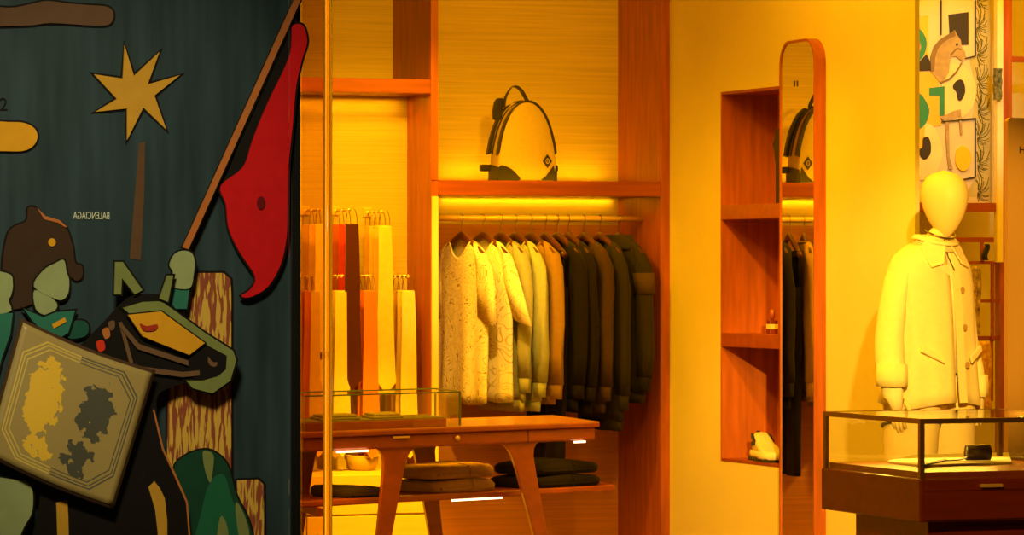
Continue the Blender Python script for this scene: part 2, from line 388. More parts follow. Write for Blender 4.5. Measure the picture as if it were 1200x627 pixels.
# ------------------------------------------------------------------ garments on the rail
M['hanger'] = mat('hanger_wood', (.10, .03, .015), .35, var=.2, coat=.4)
M['hook'] = mat('hook_metal', (.55, .42, .28), .3, metal=1)
def fabric(name, col, var=.06): return mat(name, col, .88, var=var, scale=45, bump=.2, spec=.15, sheen=.05)
def print_fabric(name, base, ink, scale):
    m, n, l, b = nodes(name); b.inputs['Roughness'].default_value = .9; b.inputs['Specular IOR Level'].default_value = .1
    tc = n.new('ShaderNodeTexCoord')
    nz = n.new('ShaderNodeTexNoise'); nz.inputs['Scale'].default_value = scale; nz.inputs['Detail'].default_value = 1.2; nz.inputs['Distortion'].default_value = 1.4
    l.new(tc.outputs['Object'], nz.inputs['Vector'])
    r = n.new('ShaderNodeValToRGB'); r.color_ramp.interpolation = 'LINEAR'
    e = r.color_ramp.elements; e[0].position = 0; e[0].color = (0, 0, 0, 1); e[1].position = 1; e[1].color = (0, 0, 0, 1)
    for c0 in (.40, .485, .57):
        for p, v in ((c0-.011, 0), (c0, 1), (c0+.011, 0)):
            q = e.new(p); q.color = (v, v, v, 1)
    l.new(nz.outputs['Fac'], r.inputs[0])
    mx = n.new('ShaderNodeMixRGB'); mx.inputs[1].default_value = (*base, 1); mx.inputs[2].default_value = (*ink, 1)
    l.new(r.outputs[0], mx.inputs[0]); l.new(mx.outputs[0], b.inputs['Base Color']); return m
def hanger(X, label, drop=.0, rz=-PI/2, name='clothes_hanger'):
    r = empty(name, label, 'hanger', (X, YR, ZR), rz, 'wooden hangers on the brass rail')
    hk = [(.0, 0, -.075+drop)]+[(.0+.018*math.sin(a)*1.0, 0, -.002-.0+.018*math.cos(a)+.0) for a in [math.radians(q) for q in (160, 120, 80, 40, 0, -40, -80)]]
    MB().tube([(0, 0, -.085-drop), (0, 0, -.03)]+[(.017*math.sin(a), 0, .0+.0175*math.cos(a)) for a in [math.radians(q) for q in (165, 130, 90, 45, 0, -45, -80)]], .0022, 8).build('hook', M['hook'], r, smooth=True)
    rings = []
    for i in range(17):
        s = -1+i/8; x = s*.20; z = -.076-drop-.085*abs(s)**1.25; hgt = .015+.004*(1-abs(s)); wd = .008+.006*abs(s)
        rings.append([Vector((x, wd*math.cos(2*PI*q/10), z+hgt*math.sin(2*PI*q/10))) for q in range(10)])
    MB().loft(rings).build('shoulder_bar', M['hanger'], r, smooth=True)
    return r
def garment(name, label, cat, X, rz, m, L, hw=.225, ht=.024, sleeve='long', neck='round', seed=0, cuffm=None, sl=.62, drop=0, group=None, flare=1.0, collar=None, zoff=0, ribm=None, armband=None, flick=0):
    rn = random.Random(seed)
    z0 = -.104-drop-zoff
    r = empty(name, label, cat, (X, YR, ZR), rz, group)
    ph = [rn.uniform(0, 6.28) for _ in range(6)]
    N = 56
    prof = [(.0, .100, .75), (.010, .120, .82), (.026, .150, .9), (.05, .185, .96), (.08, .212, 1.0), (.13, hw*.985, 1.05)]
    k = 14
    for i in range(1, k+1): prof.append((.13+(L-.13)*i/k, hw*(1+(flare-1)*i/k), 1.05))
    rings = []
    for j, (dz, w_, tt) in enumerate(prof):
        ring = []
        f = min(1, max(0, (dz-.1)/.5))
        for q in range(N):
            a = 2*PI*q/N; ca, sa = math.cos(a), math.sin(a)
            x = w_*math.copysign(abs(ca)**.8, ca); y = ht*tt*math.copysign(abs(sa)**.75, sa)
            fold = f*(.006*math.sin(x*34+ph[0]+dz*2)+.0035*math.sin(x*61+ph[1])+.003*math.sin(dz*9+ph[2]))
            y += fold
            z = z0-dz-(.05*f*0)
            if j <= 3 and neck == 'round' and sa < 0: z -= (.075 if j == 0 else .062 if j == 1 else .045 if j == 2 else .022 if j == 3 else .004)*max(0, 1-(x/.115)**2)*abs(sa)
            if j == len(prof)-1: z += .006*math.sin(x*25+ph[3])
            ring.append(Vector((x, y, z)))
        rings.append(ring)
    b = MB().loft(rings, False, False).build('body', m, r, smooth=True, solid=.003)
    # neck rib
    cr = rings[0]
    MB().tube([p+Vector((0, 0, .002)) for p in cr], .006, 6, True).build('neckband', ribm or m, r, smooth=True)
    if neck == 'collar':
        cl = MB()
        rg = []
        for z_, s in ((0, 1.0), (.025, 1.1), (.03, 1.25), (-.02, 1.6), (-.035, 1.75)):
            rg.append([Vector((p.x*s*.8, p.y*s*1.1, z0+z_+.003)) for p in cr])
        cl.loft(rg, False, False).build('collar', ribm or m, r, smooth=True, solid=.003)
    if L > .5 and sleeve == 'long':
        # rib hem
        last = rings[-1]
        MB().loft([[Vector((p.x*.97, p.y*1.02, z0-L+.004)) for p in last], [Vector((p.x*.94, p.y*.96, z0-L-.045)) for p in last]], False, False).build('hem_rib', ribm or m, r, smooth=True, solid=.003)
    for s in (1, -1):
        sp = []
        if sleeve == 'short':
            path = [(.150, -.088, .030, .016), (.180, -.112, .052, .020), (.210, -.17, .070, .024), (.235+.03*(s > 0)*flick, -.27, .078, .025), (.250+.08*(s > 0)*flick, -.415, .080, .022)]
            if s < 0: path = [(x*.86, z, a_*.85, b_) for x, z, a_, b_ in path]
        else:
            e = sl
            path = [(.145, -.085, .030, .016), (.175, -.108, .050, .023), (.203, -.165, .062, .028), (.215, -.27, .06, .030), (.222, -.27-(e-.27)*.35, .056, .029), (.222, -.27-(e-.27)*.7, .05, .027), (.218, -e, .045, .025)]
            if s < 0: path = [(x*.93, z, a_*.9, b_) for x, z, a_, b_ in path]
        rr = []
        for i, (x, z, a_, b_) in enumerate(path):
            ang = 0 if sleeve == 'long' else .35
            ring = []
            for q in range(24):
                an = 2*PI*q/24; dx = a_*math.cos(an); dy = b_*math.sin(an)
                wob = .005*math.sin(an*3+ph[4]+i)+.004*math.sin(i*2.2+ph[5])
                tilt = .55*(1-i/(len(path)-1)) if sleeve == 'long' else .65-.10*i
                ring.append(Vector((s*(x+dx*math.cos(tilt)), dy+wob*(i > 0), z0+.085+z-dx*math.sin(tilt)-.012)))
            rr.append(ring)
        slv = MB().loft(rr, True, False).build('sleeve', m, r, smooth=True, solid=.003)
        if sleeve == 'long':
            la = rr[-1]; c = sum(la, Vector())/len(la)
            MB().loft([[c+(p-c)*.92 for p in la], [c+(p-c)*.80+Vector((0, 0, -.03)) for p in la], [c+(p-c)*.78+Vector((0, 0, -.065)) for p in la]], False, False).build('cuff', cuffm or ribm or m, slv, smooth=True, solid=.003)
            if armband:
                ab = [[Vector((s*(x+(a_+.004)*math.cos(2*PI*q/24)), (b_+.005)*math.sin(2*PI*q/24), z0+.085+zz)) for q in range(24)] for x, zz, a_, b_ in ((.210, -.22, .062, .033), (.217, -.31, .060, .033))]
                MB().loft(ab, False, False).build('sleeve_panel', armband, slv, smooth=True, solid=.003)
    return r
fb = {
 'print': print_fabric('line_print_cotton', (.86, .80, .58), (.22, .12, .03), 13),
 'white': fabric('white_cotton', (.88, .84, .70)),
 'white2': print_fabric('sparse_print_cotton', (.87, .82, .66), (.5, .36, .14), 6),
 'grey': fabric('grey_green_jersey', (.38, .39, .25)),
 'sage': fabric('sage_jersey', (.46, .50, .32)),
 'tan': fabric('ochre_jersey', (.38, .23, .075)),
 'black': fabric('black_jersey', (.013, .010, .007)),
 'brown': fabric('dark_brown_jersey', (.060, .034, .015)),
 'char': fabric('charcoal_jersey', (.026, .022, .013)),
 'dkpanel': fabric('brown_panel_cloth', (.075, .045, .02)),
 'sand': fabric('sand_jersey', (.42, .30, .13)),
}
G = 'clothes on the brass rail'
HX = lambda px: VY(px, 256, YR).x
rz0 = math.radians(-90)
items = [
 # px, hanger label, garment args
 (541, 'leftmost dark wooden hanger on the rail, inside the line print tee', dict(name='t_shirt', label='white tee covered in fine line drawing, leftmost on the rail', cat='t-shirt', m=fb['print'], L=.70, hw=.24, sleeve='short', seed=1, rz=7)),
 (566, 'second dark hanger from the left, inside the plain white tee', dict(name='t_shirt', label='bright white tee second from the left with sleeve sticking out', cat='t-shirt', m=fb['white2'], L=.69, hw=.24, sleeve='short', seed=2, rz=10, flick=1)),
 (587, 'third hanger from the left, inside the grey green sweatshirt', dict(name='sweatshirt', label='grey green sweatshirt hanging just right of the white tees', cat='sweatshirt', m=fb['grey'], L=.69, seed=3, rz=7, sl=.66)),
 (604, 'fourth hanger from the left, inside the pale sage sweatshirt', dict(name='sweatshirt', label='pale sage sweatshirt between the grey green and ochre ones', cat='sweatshirt', m=fb['sage'], L=.69, seed=4, rz=8, sl=.68)),
 (622, 'fifth hanger from the left, inside the ochre sweatshirt', dict(name='sweatshirt', label='ochre tan sweatshirt in the middle of the rail', cat='sweatshirt', m=fb['tan'], L=.66, seed=5, rz=9, sl=.69)),
 (653, 'dark hanger just right of the trousers, inside the slim black one', dict(name='sweatshirt', label='slim black sweatshirt tucked between the trousers and the thicker black one', cat='sweatshirt', m=fb['black'], L=.69, ht=.018, seed=11, rz=5, sl=.69)),
 (666, 'hanger inside the thick black sweatshirt left of the dark brown one', dict(name='sweatshirt', label='thick black sweatshirt just left of the dark brown one', cat='sweatshirt', m=fb['black'], L=.70, seed=6, rz=4, sl=.70)),
 (684, 'hanger inside the dark brown sweatshirt', dict(name='sweatshirt', label='dark brown sweatshirt among the dark clothes, between two black garments', cat='sweatshirt', m=fb['brown'], L=.70, seed=7, rz=4, sl=.70)),
 (703, 'second hanger from the right end of the rail, inside the charcoal sweatshirt', dict(name='sweatshirt', label='long charcoal sweatshirt second from the right end of the rail', cat='sweatshirt', m=fb['char'], L=.78, seed=8, rz=4, sl=.74)),
 (725, 'rightmost hanger on the brass rail, inside the dark jacket', dict(name='jacket', label='dark jacket with brown sleeve panels, rightmost on the rail', cat='jacket', m=fb['char'], L=.66, seed=9, rz=9, sl=.66, neck='collar', armband=fb['dkpanel'], cuffm=fb['black'])),
]
for px, hl, g in items:
    g = dict(g); rz = rz0+math.radians(g.pop('rz'))
    hanger(HX(px), hl, rz=rz)
    garment(X=HX(px), rz=rz, group={'sweatshirt': 'sweatshirts on the brass rail', 't-shirt': 'white tees on the brass rail'}.get(g['cat']), **g)
# black trousers on a clip hanger
def trousers(px):
    X = HX(px); rz = rz0+math.radians(4)
    hanger(X, 'dark hanger in the middle of the rail holding black trousers', rz=rz)
    r = empty('trousers', 'long black trousers hanging in the middle of the rail, behind the table leg', 'trousers', (X, YR, ZR), rz)
    rings = []
    for z_, hw, ht in ((-.165, .19, .012), (-.2, .19, .02), (-.35, .205, .03)):
        rings.append([Vector((hw*math.cos(2*PI*q/32), ht*math.sin(2*PI*q/32), z_)) for q in range(32)])
    MB().loft(rings).build('waist', fb['black'], r, smooth=True)
    for s in (1, -1):
        MB().loft([[Vector((s*cx+w_*math.cos(2*PI*q/24), ht*math.sin(2*PI*q/24)+.004*math.sin(q), z_)) for q in range(24)] for z_, cx, w_, ht in ((-.30, .1, .105, .03), (-.5, .105, .098, .028), (-.9, .1, .085, .026), (-1.14, .098, .078, .026))]).build('leg', fb['black'], r, smooth=True)
    MB().ribbon([(-.19, 0, -.155), (.19, 0, -.155)], (0, .016, 0), (0, 0, .014)).build('waistband', fb['black'], r)
trousers(639)

# ------------------------------------------------------------------ ties on projecting racks
def tie_mat(name, col, dots=None):
    m = mat(name, col, .5, var=.05, scale=30, spec=.4, sheen=.1)
    if dots:
        n, l = m.node_tree.nodes, m.node_tree.links; b = n['Principled BSDF']
        tc = n.new('ShaderNodeTexCoord'); vo = n.new('ShaderNodeTexVoronoi'); vo.inputs['Scale'].default_value = 62; vo.inputs['Randomness'].default_value = .15
        r = n.new('ShaderNodeValToRGB'); r.color_ramp.elements[0].color = (*dots, 1); r.color_ramp.elements[1].color = (*col, 1)
        r.color_ramp.elements[0].position = .27; r.color_ramp.elements[1].position = .36
        l.new(tc.outputs['Object'], vo.inputs['Vector']); l.new(vo.outputs['Distance'], r.inputs[0]); l.new(r.outputs[0], b.inputs['Base Color'])
    return m
TM = {'red': tie_mat('red_silk', (.62, .045, .012)), 'dot': tie_mat('dotted_burgundy_silk', (.065, .007, .004), (.34, .08, .02)),
      'cream': tie_mat('cream_silk', (.84, .66, .30)), 'yellow': tie_mat('yellow_silk', (.80, .60, .18)),
      'orange': tie_mat('orange_silk', (.80, .22, .03)), 'pink': tie_mat('pale_pink_silk', (.80, .50, .30)), 'gold': tie_mat('gold_silk', (.70, .42, .09)), 'rust': tie_mat('rust_silk', (.45, .10, .02))}
def rack(px, py, n, label, LN=.24):
    base = VY(px, py, YL); r = empty('tie_rack', label, 'tie rack', base, 0, 'brass tie racks in the tie bay')
    MB().box(base+Vector((-.02, -.008, -.02)), base+Vector((.02, 0, .02))).build('wall_plate', M['brass'], r, world=True, bevel=.003)
    MB().tube([base, base+Vector((0, -LN, 0))], .005, 8).build('rod', M['brass'], r, world=True)
    out = []
    for i in range(n):
        y = base.y-.05-(LN-.06)*i/max(1, n-1)
        lp = MB()
        for s in (-1, 1):
            lp.tube(smooth_pts([(base.x, y, base.z+.0055), (base.x+s*.012, y-.002, base.z+.004), (base.x+s*.022, y-.004, base.z-.02), (base.x+s*.026, y-.004, base.z-.066)], 4, False), .0018, 6)
        lp.tube([(base.x-.03, y-.004, base.z-.068), (base.x+.03, y-.004, base.z-.068)], .0026, 6)
        lp.build('wire_hook', M['hook'], r, world=True)
        out.append(Vector((base.x, y-.004, base.z-.068)))
    return out
def tie(p, m, label, L=.70, w0=.058, w1=.082, dx=0, group=None, Lb=None):
    r = empty('necktie', label, 'necktie', p, 0, 'silk ties on the brass racks')
    def blade(yo, L, w0, w1, name):
        segs = 10; rings = []
        for i in range(segs+1):
            t_ = i/segs; z_ = .003-t_*(L-.045); w_ = (w0+(w1-w0)*t_)/2; c = dx*t_+.002*math.sin(t_*7)
            rings.append([Vector((c-w_, yo-.0016, z_)), Vector((c, yo-.0032, z_)), Vector((c+w_, yo-.0016, z_)), Vector((c+w_, yo+.0016, z_)), Vector((c, yo+.0024, z_)), Vector((c-w_, yo+.0016, z_))])
        z_ = -(L); c = dx
        rings.append([Vector((c-.002, yo-.0012, z_)), Vector((c, yo-.002, z_)), Vector((c+.002, yo-.0012, z_)), Vector((c+.002, yo+.001, z_)), Vector((c, yo+.001, z_)), Vector((c-.002, yo+.001, z_))])
        return MB().loft(rings).build(name, m, r, smooth=False)
    blade(-.0045, L, w0, w1, 'front_blade'); blade(.0045, Lb or L*.93, w0*.9, w0*.8, 'tail_blade')
    MB().tube([(-w0/2, 0, .0035), (w0/2, 0, .0035)], .0055, 8).build('fold', m, r, smooth=True)
    return r
for px, py, cols, lab, where in (
    (392, 247, ('rust', 'red', 'dot'), 'brass tie rack at upper left holding the red and burgundy ties', 'upper left rack'),
    (430, 249, ('gold', 'yellow', 'pink', 'cream'), 'brass tie rack at upper right holding pale cream ties', 'upper right rack'),
    (380, 324, ('gold', 'yellow', 'cream'), 'lower tie rack beside the glass door holding yellow ties', 'lower left rack'),
    (413, 324, ('gold', 'rust', 'orange', 'orange'), 'lower tie rack in the middle holding orange ties', 'lower middle rack'),
    (457, 324, ('yellow', 'gold', 'yellow', 'cream'), 'lower tie rack beside the wooden upright holding pale yellow ties', 'lower right rack'),
    (352, 324, ('rust', 'orange', 'gold'), 'lower tie rack farthest left, seen through the door glass', 'lower rack behind the door glass'),
    (357, 247, ('gold', 'pink', 'cream'), 'upper tie rack farthest left, seen through the door glass', 'upper rack behind the door glass')):
    pts = rack(px, py, len(cols), lab)
    posw = {0: 'rearmost', len(cols)-1: 'front'}
    for i, (pt, c) in enumerate(zip(pts, cols)):
        cn = {'dot': 'dotted burgundy', 'pink': 'pale pink'}.get(c, c)
        lb = '%s %s tie on the %s' % (posw.get(i, 'second' if i == 1 else 'third'), cn, where)
        tie(pt, TM[c], lb, L=.70+.012*(i % 2), dx=.004*(i-1))

# small cream tray on the ledge under the ties
c = VY(425, 549, YF+.16); c.z = zbase
tr = empty('bowl', 'cream rounded bowl on the ledge under the ties', 'bowl', c)
MB().lathe([(.03, 0), (.055, .004), (.066, .03), (.07, .06), (.067, .06), (.062, .03), (.05, .01), (.0, .008)], 28).build('vessel', M['canvas'], tr, smooth=True)
MB().tube([(.0685*math.cos(a), .0685*math.sin(a), .061) for a in [i*PI/14 for i in range(28)]], .003, 6, True).build('rim', M['trimlight'], tr, smooth=True)

# ------------------------------------------------------------------ table
ZT = .76
def tz(px, py): return VZ(px, py, ZT)
A = tz(352, 507.0); B = tz(703, 494.0)           # front edge of the top
ux = (B-A).normalized(); Bk = tz(648, 486.2); dv = (Bk-B); uy = dv.normalized(); Ld = dv.length
Lx = (B-A).length
Ld = min(Ld, .78)
def T(a, b, z): p = A+ux*a+uy*b; return Vector((p.x, p.y, z))
tb = empty('console_table', 'reddish wooden console table with splayed legs and lower shelf before the rail', 'table', T(Lx/2, Ld/2, 0))
def slab(a0, a1, b0, b1, z0, z1): return MB().prism([T(a0, b0, z0), T(a1, b0, z0), T(a1, b1, z0), T(a0, b1, z0)], (0, 0, z1-z0))
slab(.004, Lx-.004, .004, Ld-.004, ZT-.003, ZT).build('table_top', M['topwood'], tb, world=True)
slab(0, Lx, 0, Ld, ZT-.022, ZT-.003).build('top_edge', M['tablewood'], tb, world=True, bevel=.004)
slab(.02, Lx-.02, .015, Ld-.015, ZT-.075, ZT-.0225).build('apron', M['tablewood'], tb, world=True, bevel=.008)
def apx(px): # position along the front edge for a pixel column
    best = min((abs(((CX+F*((T(a, 0, ZT).x*CT-T(a, 0, ZT).y*ST)/(T(a, 0, ZT).x*ST+T(a, 0, ZT).y*CT)))-px)), a) for a in [i*.005 for i in range(0, 500)])
    return best[1]
def leg(px_top, px_bot_at627, b, nm='leg', s=1):
    a = apx(px_top); zt = ZT-.07
    # foot shift from picture: splay
    sp = (apx(px_bot_at627)-a)/(.62-.0)
    def sec(z, w, dth):
        q = a+sp*(zt-z); return [T(q-w/2, b-dth/2, z), T(q+w/2, b-dth/2, z), T(q+w/2, b+dth/2, z), T(q-w/2, b+dth/2, z)]
    MB().loft([sec(zt+.002, .23, .045), sec(zt-.012, .17, .045), sec(zt-.03, .135, .045), sec(zt-.06, .112, .045), sec(zt-.12, .1, .045), sec(zt-.35, .075, .042), sec(.0, .048, .036)]).build(nm, M['tablewood'], tb, world=True, bevel=.004)
leg(612, 652, .05); leg(467, 441, .05)
leg(540, 566, Ld-.06); leg(398, 378, Ld-.06)
# drawer lines, knob and pulls on the apron
for px in (620,):
    a = apx(px); slab(a-.0015, a+.0015, .0135, .016, ZT-.073, ZT-.026).build('drawer_gap', M['outline'], tb, world=True)
a = apx(537); kp = T(a, .012, ZT-.045)
MB().tube([kp+uy*0.005, kp-uy*.006, kp-uy*.012], [.006, .011, .008], 12).build('knob', M['brass'], tb, world=True, smooth=True)
a = apx(471); slab(a-.042, a+.042, .006, .016, ZT-.036, ZT-.028).build('drawer_pull', M['brass'], tb, world=True)
a = apx(415); slab(a-.085, a+.075, .006, .016, ZT-.083, ZT-.0755).build('led_strip', M['led'], tb, world=True)
a = apx(680); slab(a-.032, a+.032, .006, .016, ZT-.083, ZT-.0755).build('led_strip', M['led'], tb, world=True)
# lower shelf between front and rear legs
ZS = .492
sa = VZ(352, 586.5, ZS-.022); sb = VZ(720, 566.0, ZS-.022)
b_s = .16
lo = T(0, b_s, ZS)
a1 = None
for i in range(0, 600):
    q = T(i*.005, b_s, ZS); u = (q.x*CT-q.y*ST)/(q.x*ST+q.y*CT)
    if CX+F*u >= 720: a1 = i*.005; break
slab(.03, a1, b_s, Ld-.1, ZS-.026, ZS).build('lower_shelf', M['tablewood'], tb, world=True, bevel=.006)
a = apx(545); slab(a-.02, a+.25, b_s+.002, b_s+.014, ZS-.033, ZS-.0265).build('led_strip', M['led'], tb, world=True)
for aa in (.10,):
    slab(aa, aa+.03, .06, Ld-.06, ZS-.056, ZS-.0265).build('cross_rail', M['tablewood'], tb, world=True)

# folded sweaters
def folded(pxc, wx, wy, z, hgt, m, label, seed, group=None, b=None):
    rn = random.Random(seed); b = b if b is not None else b_s+.02+wy/2
    # centre along shelf
    best = min((abs(CX+F*((T(i*.005, b, z).x*CT-T(i*.005, b, z).y*ST)/(T(i*.005, b, z).x*ST+T(i*.005, b, z).y*CT))-pxc), i*.005) for i in range(600))[1]
    o = T(best, b, z); r = empty('folded_sweater', label, 'folded sweater', o, math.atan2(ux.y, ux.x), 'folded sweaters on the table shelf')
    def layer(z0, z1, wx, wy, name, dx=0):
        rings = []; n = 40; ph = rn.uniform(0, 6)
        for zz, s in ((0, .94), (.15, .985), (.5, 1.0), (.82, .985), (1, .93), (1.0, .6), (1.0, .2)):
            ring = []
            for q in range(n):
                an = 2*PI*q/n; cx, sy = math.cos(an), math.sin(an)
                x = wx/2*math.copysign(abs(cx)**.45, cx)*s+dx; y = wy/2*math.copysign(abs(sy)**.45, sy)*s
                k = 1+.02*math.sin(an*3+ph)
                zz_ = z0+(z1-z0)*zz
                if zz >= .8: zz_ += .004*math.sin(x*22+ph)+(.004 if s < .7 else 0)-.010*(abs(x)/(wx/2))**3
                ring.append(Vector((x*k, y, zz_)))
            rings.append(ring)
        return MB().loft(rings).build(name, m, r, smooth=True)
    layer(0, hgt, wx, wy, 'folded_body')
    MB().ribbon([(-wx*.36, -wy/2+.004, hgt*.33), (-wx*.2, -wy/2+.001, hgt*.30), (wx*.2, -wy/2+.001, hgt*.32), (wx*.36, -wy/2+.004, hgt*.34)], (0, .005, 0), (0, 0, .0025)).build('fold_edge', m, r)
    # rolled front edge and a crease ring where the sleeve is turned in
    MB().tube(smooth_pts([(.02+.004*rn.random(), -wy/2-.002, .004), (.024, -wy/2-.006, hgt*.5), (.02, -wy/2+.004, hgt*.93), (.01, -wy/2+.05, hgt+.004)], 4, False), .0022, 6).build('sleeve_crease', m, r, smooth=True)
    return r
tanm = fabric('taupe_wool', (.34, .20, .07)); blk = fabric('black_wool', (.010, .007, .004)); dk = fabric('olive_wool', (.05, .033, .012))
folded(521, .38, .28, ZS, .052, tanm, 'lower taupe folded sweater of the pair on the table shelf', 1)
folded(519, .39, .27, ZS+.056, .052, tanm, 'upper taupe folded sweater of the pair on the table shelf', 2)
folded(639, .45, .28, ZS, .048, blk, 'lower black folded sweater of the pair at the right of the table shelf', 3)
folded(641, .42, .27, ZS+.053, .05, blk, 'upper black folded sweater of the pair at the right of the table shelf', 4)
folded(408, .24, .26, ZS, .04, dk, 'single dark olive folded sweater at the left end of the table shelf', 5)

for px_, aw in ((415, .16), (680, .06)):
    p_ = T(apx(px_), .03, ZT-.085); area('table_led', p_, p_+Vector((0, 0, -1)), aw, .02, 1.0 if px_ == 415 else .8)
p_ = T(apx(545)+.1, b_s+.05, ZT-.085); area('table_led', p_, p_+Vector((0, 0.02, -1)), .5, .02, .6)
# tray with glass cover on the table
bx0 = apx(352)+.03; bx1 = apx(527); gx1 = apx(541)
ty = empty('display_tray', 'low wooden display tray on the table, under a glass cover', 'tray', T((bx0+bx1)/2, .2, ZT))
slab(bx0, bx1, .06, .42, ZT, ZT+.032).build('base_board', M['tablewood'], ty, world=True, bevel=.003)
slab(bx0+.01, bx1-.01, .075, .405, ZT+.032, ZT+.036).build('lining', fabric('olive_felt', (.30, .27, .12)), ty, world=True)
cv = empty('glass_cover', 'clear glass box cover over the tray on the wooden table', 'glass cover', T((bx0+gx1)/2, .25, ZT))
gz1 = ZT+.135; g = .004
def gpane(a0, a1, b0, b1, z0, z1): slab(a0, a1, b0, b1, z0, z1).build('pane', M['glass'], cv, world=True)
gpane(bx0, gx1, .03, .03+g, ZT, gz1-g); gpane(bx0, gx1, .45-g, .45, ZT, gz1-g); gpane(bx0, bx0+g, .03+g, .45-g, ZT, gz1-g); gpane(gx1-g, gx1, .03+g, .45-g, ZT, gz1-g)
gpane(bx0, gx1, .03, .45, gz1-g, gz1)
def ebar(p, q, th=.0035): MB().tube([p, q], th, 6).build('glass_edge', M['glassedge'], cv, world=True)
for b in (.03, .45): ebar(T(bx0, b, gz1), T(gx1, b, gz1), .0032); ebar(T(gx1, b, ZT+.003), T(gx1, b, gz1), .0045)
ebar(T(gx1, .03, gz1), T(gx1, .45, gz1))
# folded silk pieces on the tray
for k, (pa, pb, lab, mm) in enumerate(((.10, .30, 'folded olive silk scarf at the left of the tray', 'gold'), (.36, .52, 'folded pale silk scarf at the right of the tray', 'cream'))):
    a0 = bx0+pa; a1_ = bx0+pb
    o = empty('folded_scarf', lab, 'scarf', T((a0+a1_)/2, .22, ZT+.036))
    slab(a0, a1_, .12, .33, ZT+.036, ZT+.046).build('lower_fold', fabric('scarf_olive_%d' % k, (.36, .32, .14) if k == 0 else (.5, .44, .22)), o, world=True, bevel=.004)
    slab(a0+.01, a1_-.012, .13, .31, ZT+.0462, ZT+.055).build('upper_fold', fabric('scarf_pale_%d' % k, (.42, .38, .2) if k == 0 else (.6, .5, .26)), o, world=True, bevel=.004)

# ------------------------------------------------------------------ niche contents
def sneaker():
    y0 = VX(886, 540, XW+.08)
    o = Vector((XW+.09, y0.y, z_nb+t)); r = empty('sneaker', 'white chunky sneaker with black trim at the bottom of the niche', 'sneaker', o, math.radians(-100))
    wm_ = fabric('sneaker_white', (.85, .78, .6)); 
    # local x: heel(0) to toe(.29)
    prof = [(0, .018, .075, .035), (.01, .03, .105, .03), (.05, .036, .118, .03), (.09, .038, .10, .03), (.13, .04, .082, .03), (.18, .045, .066, .03), (.23, .046, .052, .03), (.27, .036, .042, .03), (.29, .015, .034, .03)]
    MB().loft([[Vector((x, hw*math.copysign(abs(math.cos(2*PI*q/20))**.55, math.cos(2*PI*q/20)), z0+(zt-z0)*(.5+.5*math.copysign(abs(math.sin(2*PI*q/20))**.6, math.sin(2*PI*q/20))))) for q in range(20)] for x, hw, zt, z0 in prof]).build('upper', wm_, r, smooth=True)
    MB().loft([[Vector((x, s*hw, z)) for s, z in ((-1, .012), (1, .012), (1.08, .024), (1, .042), (-1, .042), (-1.08, .024))] for x, hw in ((-.012, .02), (0, .036), (.05, .041), (.12, .04), (.2, .05), (.26, .045), (.295, .022))]).build('midsole', wm_, r, smooth=True)
    for i in range(8):
        x = .0+i*.037; MB().box((x, -.046, 0), (x+.022, .046, .0145)).build('sole_lug', M['black'], r, bevel=.003)
    for s in (-1, 1): MB().ribbon([(.0, .020*s, .100), (.02, .034*s, .104), (.06, .038*s, .096), (.10, .040*s, .074)], (0, .0, .009), (0, .004, 0)).build('collar_trim', M['black'], r)
    MB().ribbon([(-.002, 0, .05), (-.003, 0, .08), (.0, 0, .122)], (0, .007, 0), (.003, 0, 0)).build('heel_tab', M['black'], r)
    for s in (-1, 1): MB().prism([Vector((x, s*.040, z)) for x, z in ((.04, .075), (.075, .082), (.07, .062), (.05, .06))], (0, s*.004, 0)).build('side_badge', M['black'], r)
sneaker()
def bottle():
    p_ = VX(905, 388, XW+.05); o = Vector((XW+.05, p_.y, ns_z[1])); r = empty('perfume_bottle', 'small dark bottle with yellow label on the middle niche shelf', 'bottle', o)
    MB().loft([[Vector((x, y, z)) for x, y in ((-.018, -.018), (.018, -.018), (.018, .018), (-.018, .018))] for z in (0, .058)]).build('body', M['darkwood'], r, bevel=.003)
    MB().box((-.0188, -.0188, .022), (.0188, .0188, .042)).build('band', M['trimlight'], r)
    MB().lathe([(.007, .058), (.007, .066), (.012, .067), (.012, .1), (.009, .103), (0, .103)], 16).build('cap', M['tablewood'], r, smooth=True)
bottle()
def pouch():
    p_ = VX(908.5, 240, XW+.07); o = Vector((XW+.085, p_.y, ns_z[0])); r = empty('shoulder_bag', 'black bag mostly hidden behind the mirror on upper niche shelf', 'bag', o, math.radians(-90))
    y = lambda px: None
    MB().loft([[Vector((x*s, -.03+dy, z)) for x, z in ((.12, 0), (.034, 0), (.034, .16), (.022, .20), (.018, .23), (.020, .26), (.034, .31), (.12, .32))] for s, dy in ((.96, 0), (1, .012), (1, .05), (.96, .06))]).build('body', M['black'], r, bevel=.004)
    MB().ribbon(smooth_pts([(.018, 0, .16), (-.018, 0, .225), (-.03, 0, .245), (-.016, 0, .27), (.02, 0, .30)], 4, False), (0, .01, 0), (.004, 0, 0)).build('strap', M['black'], r)
pouch()

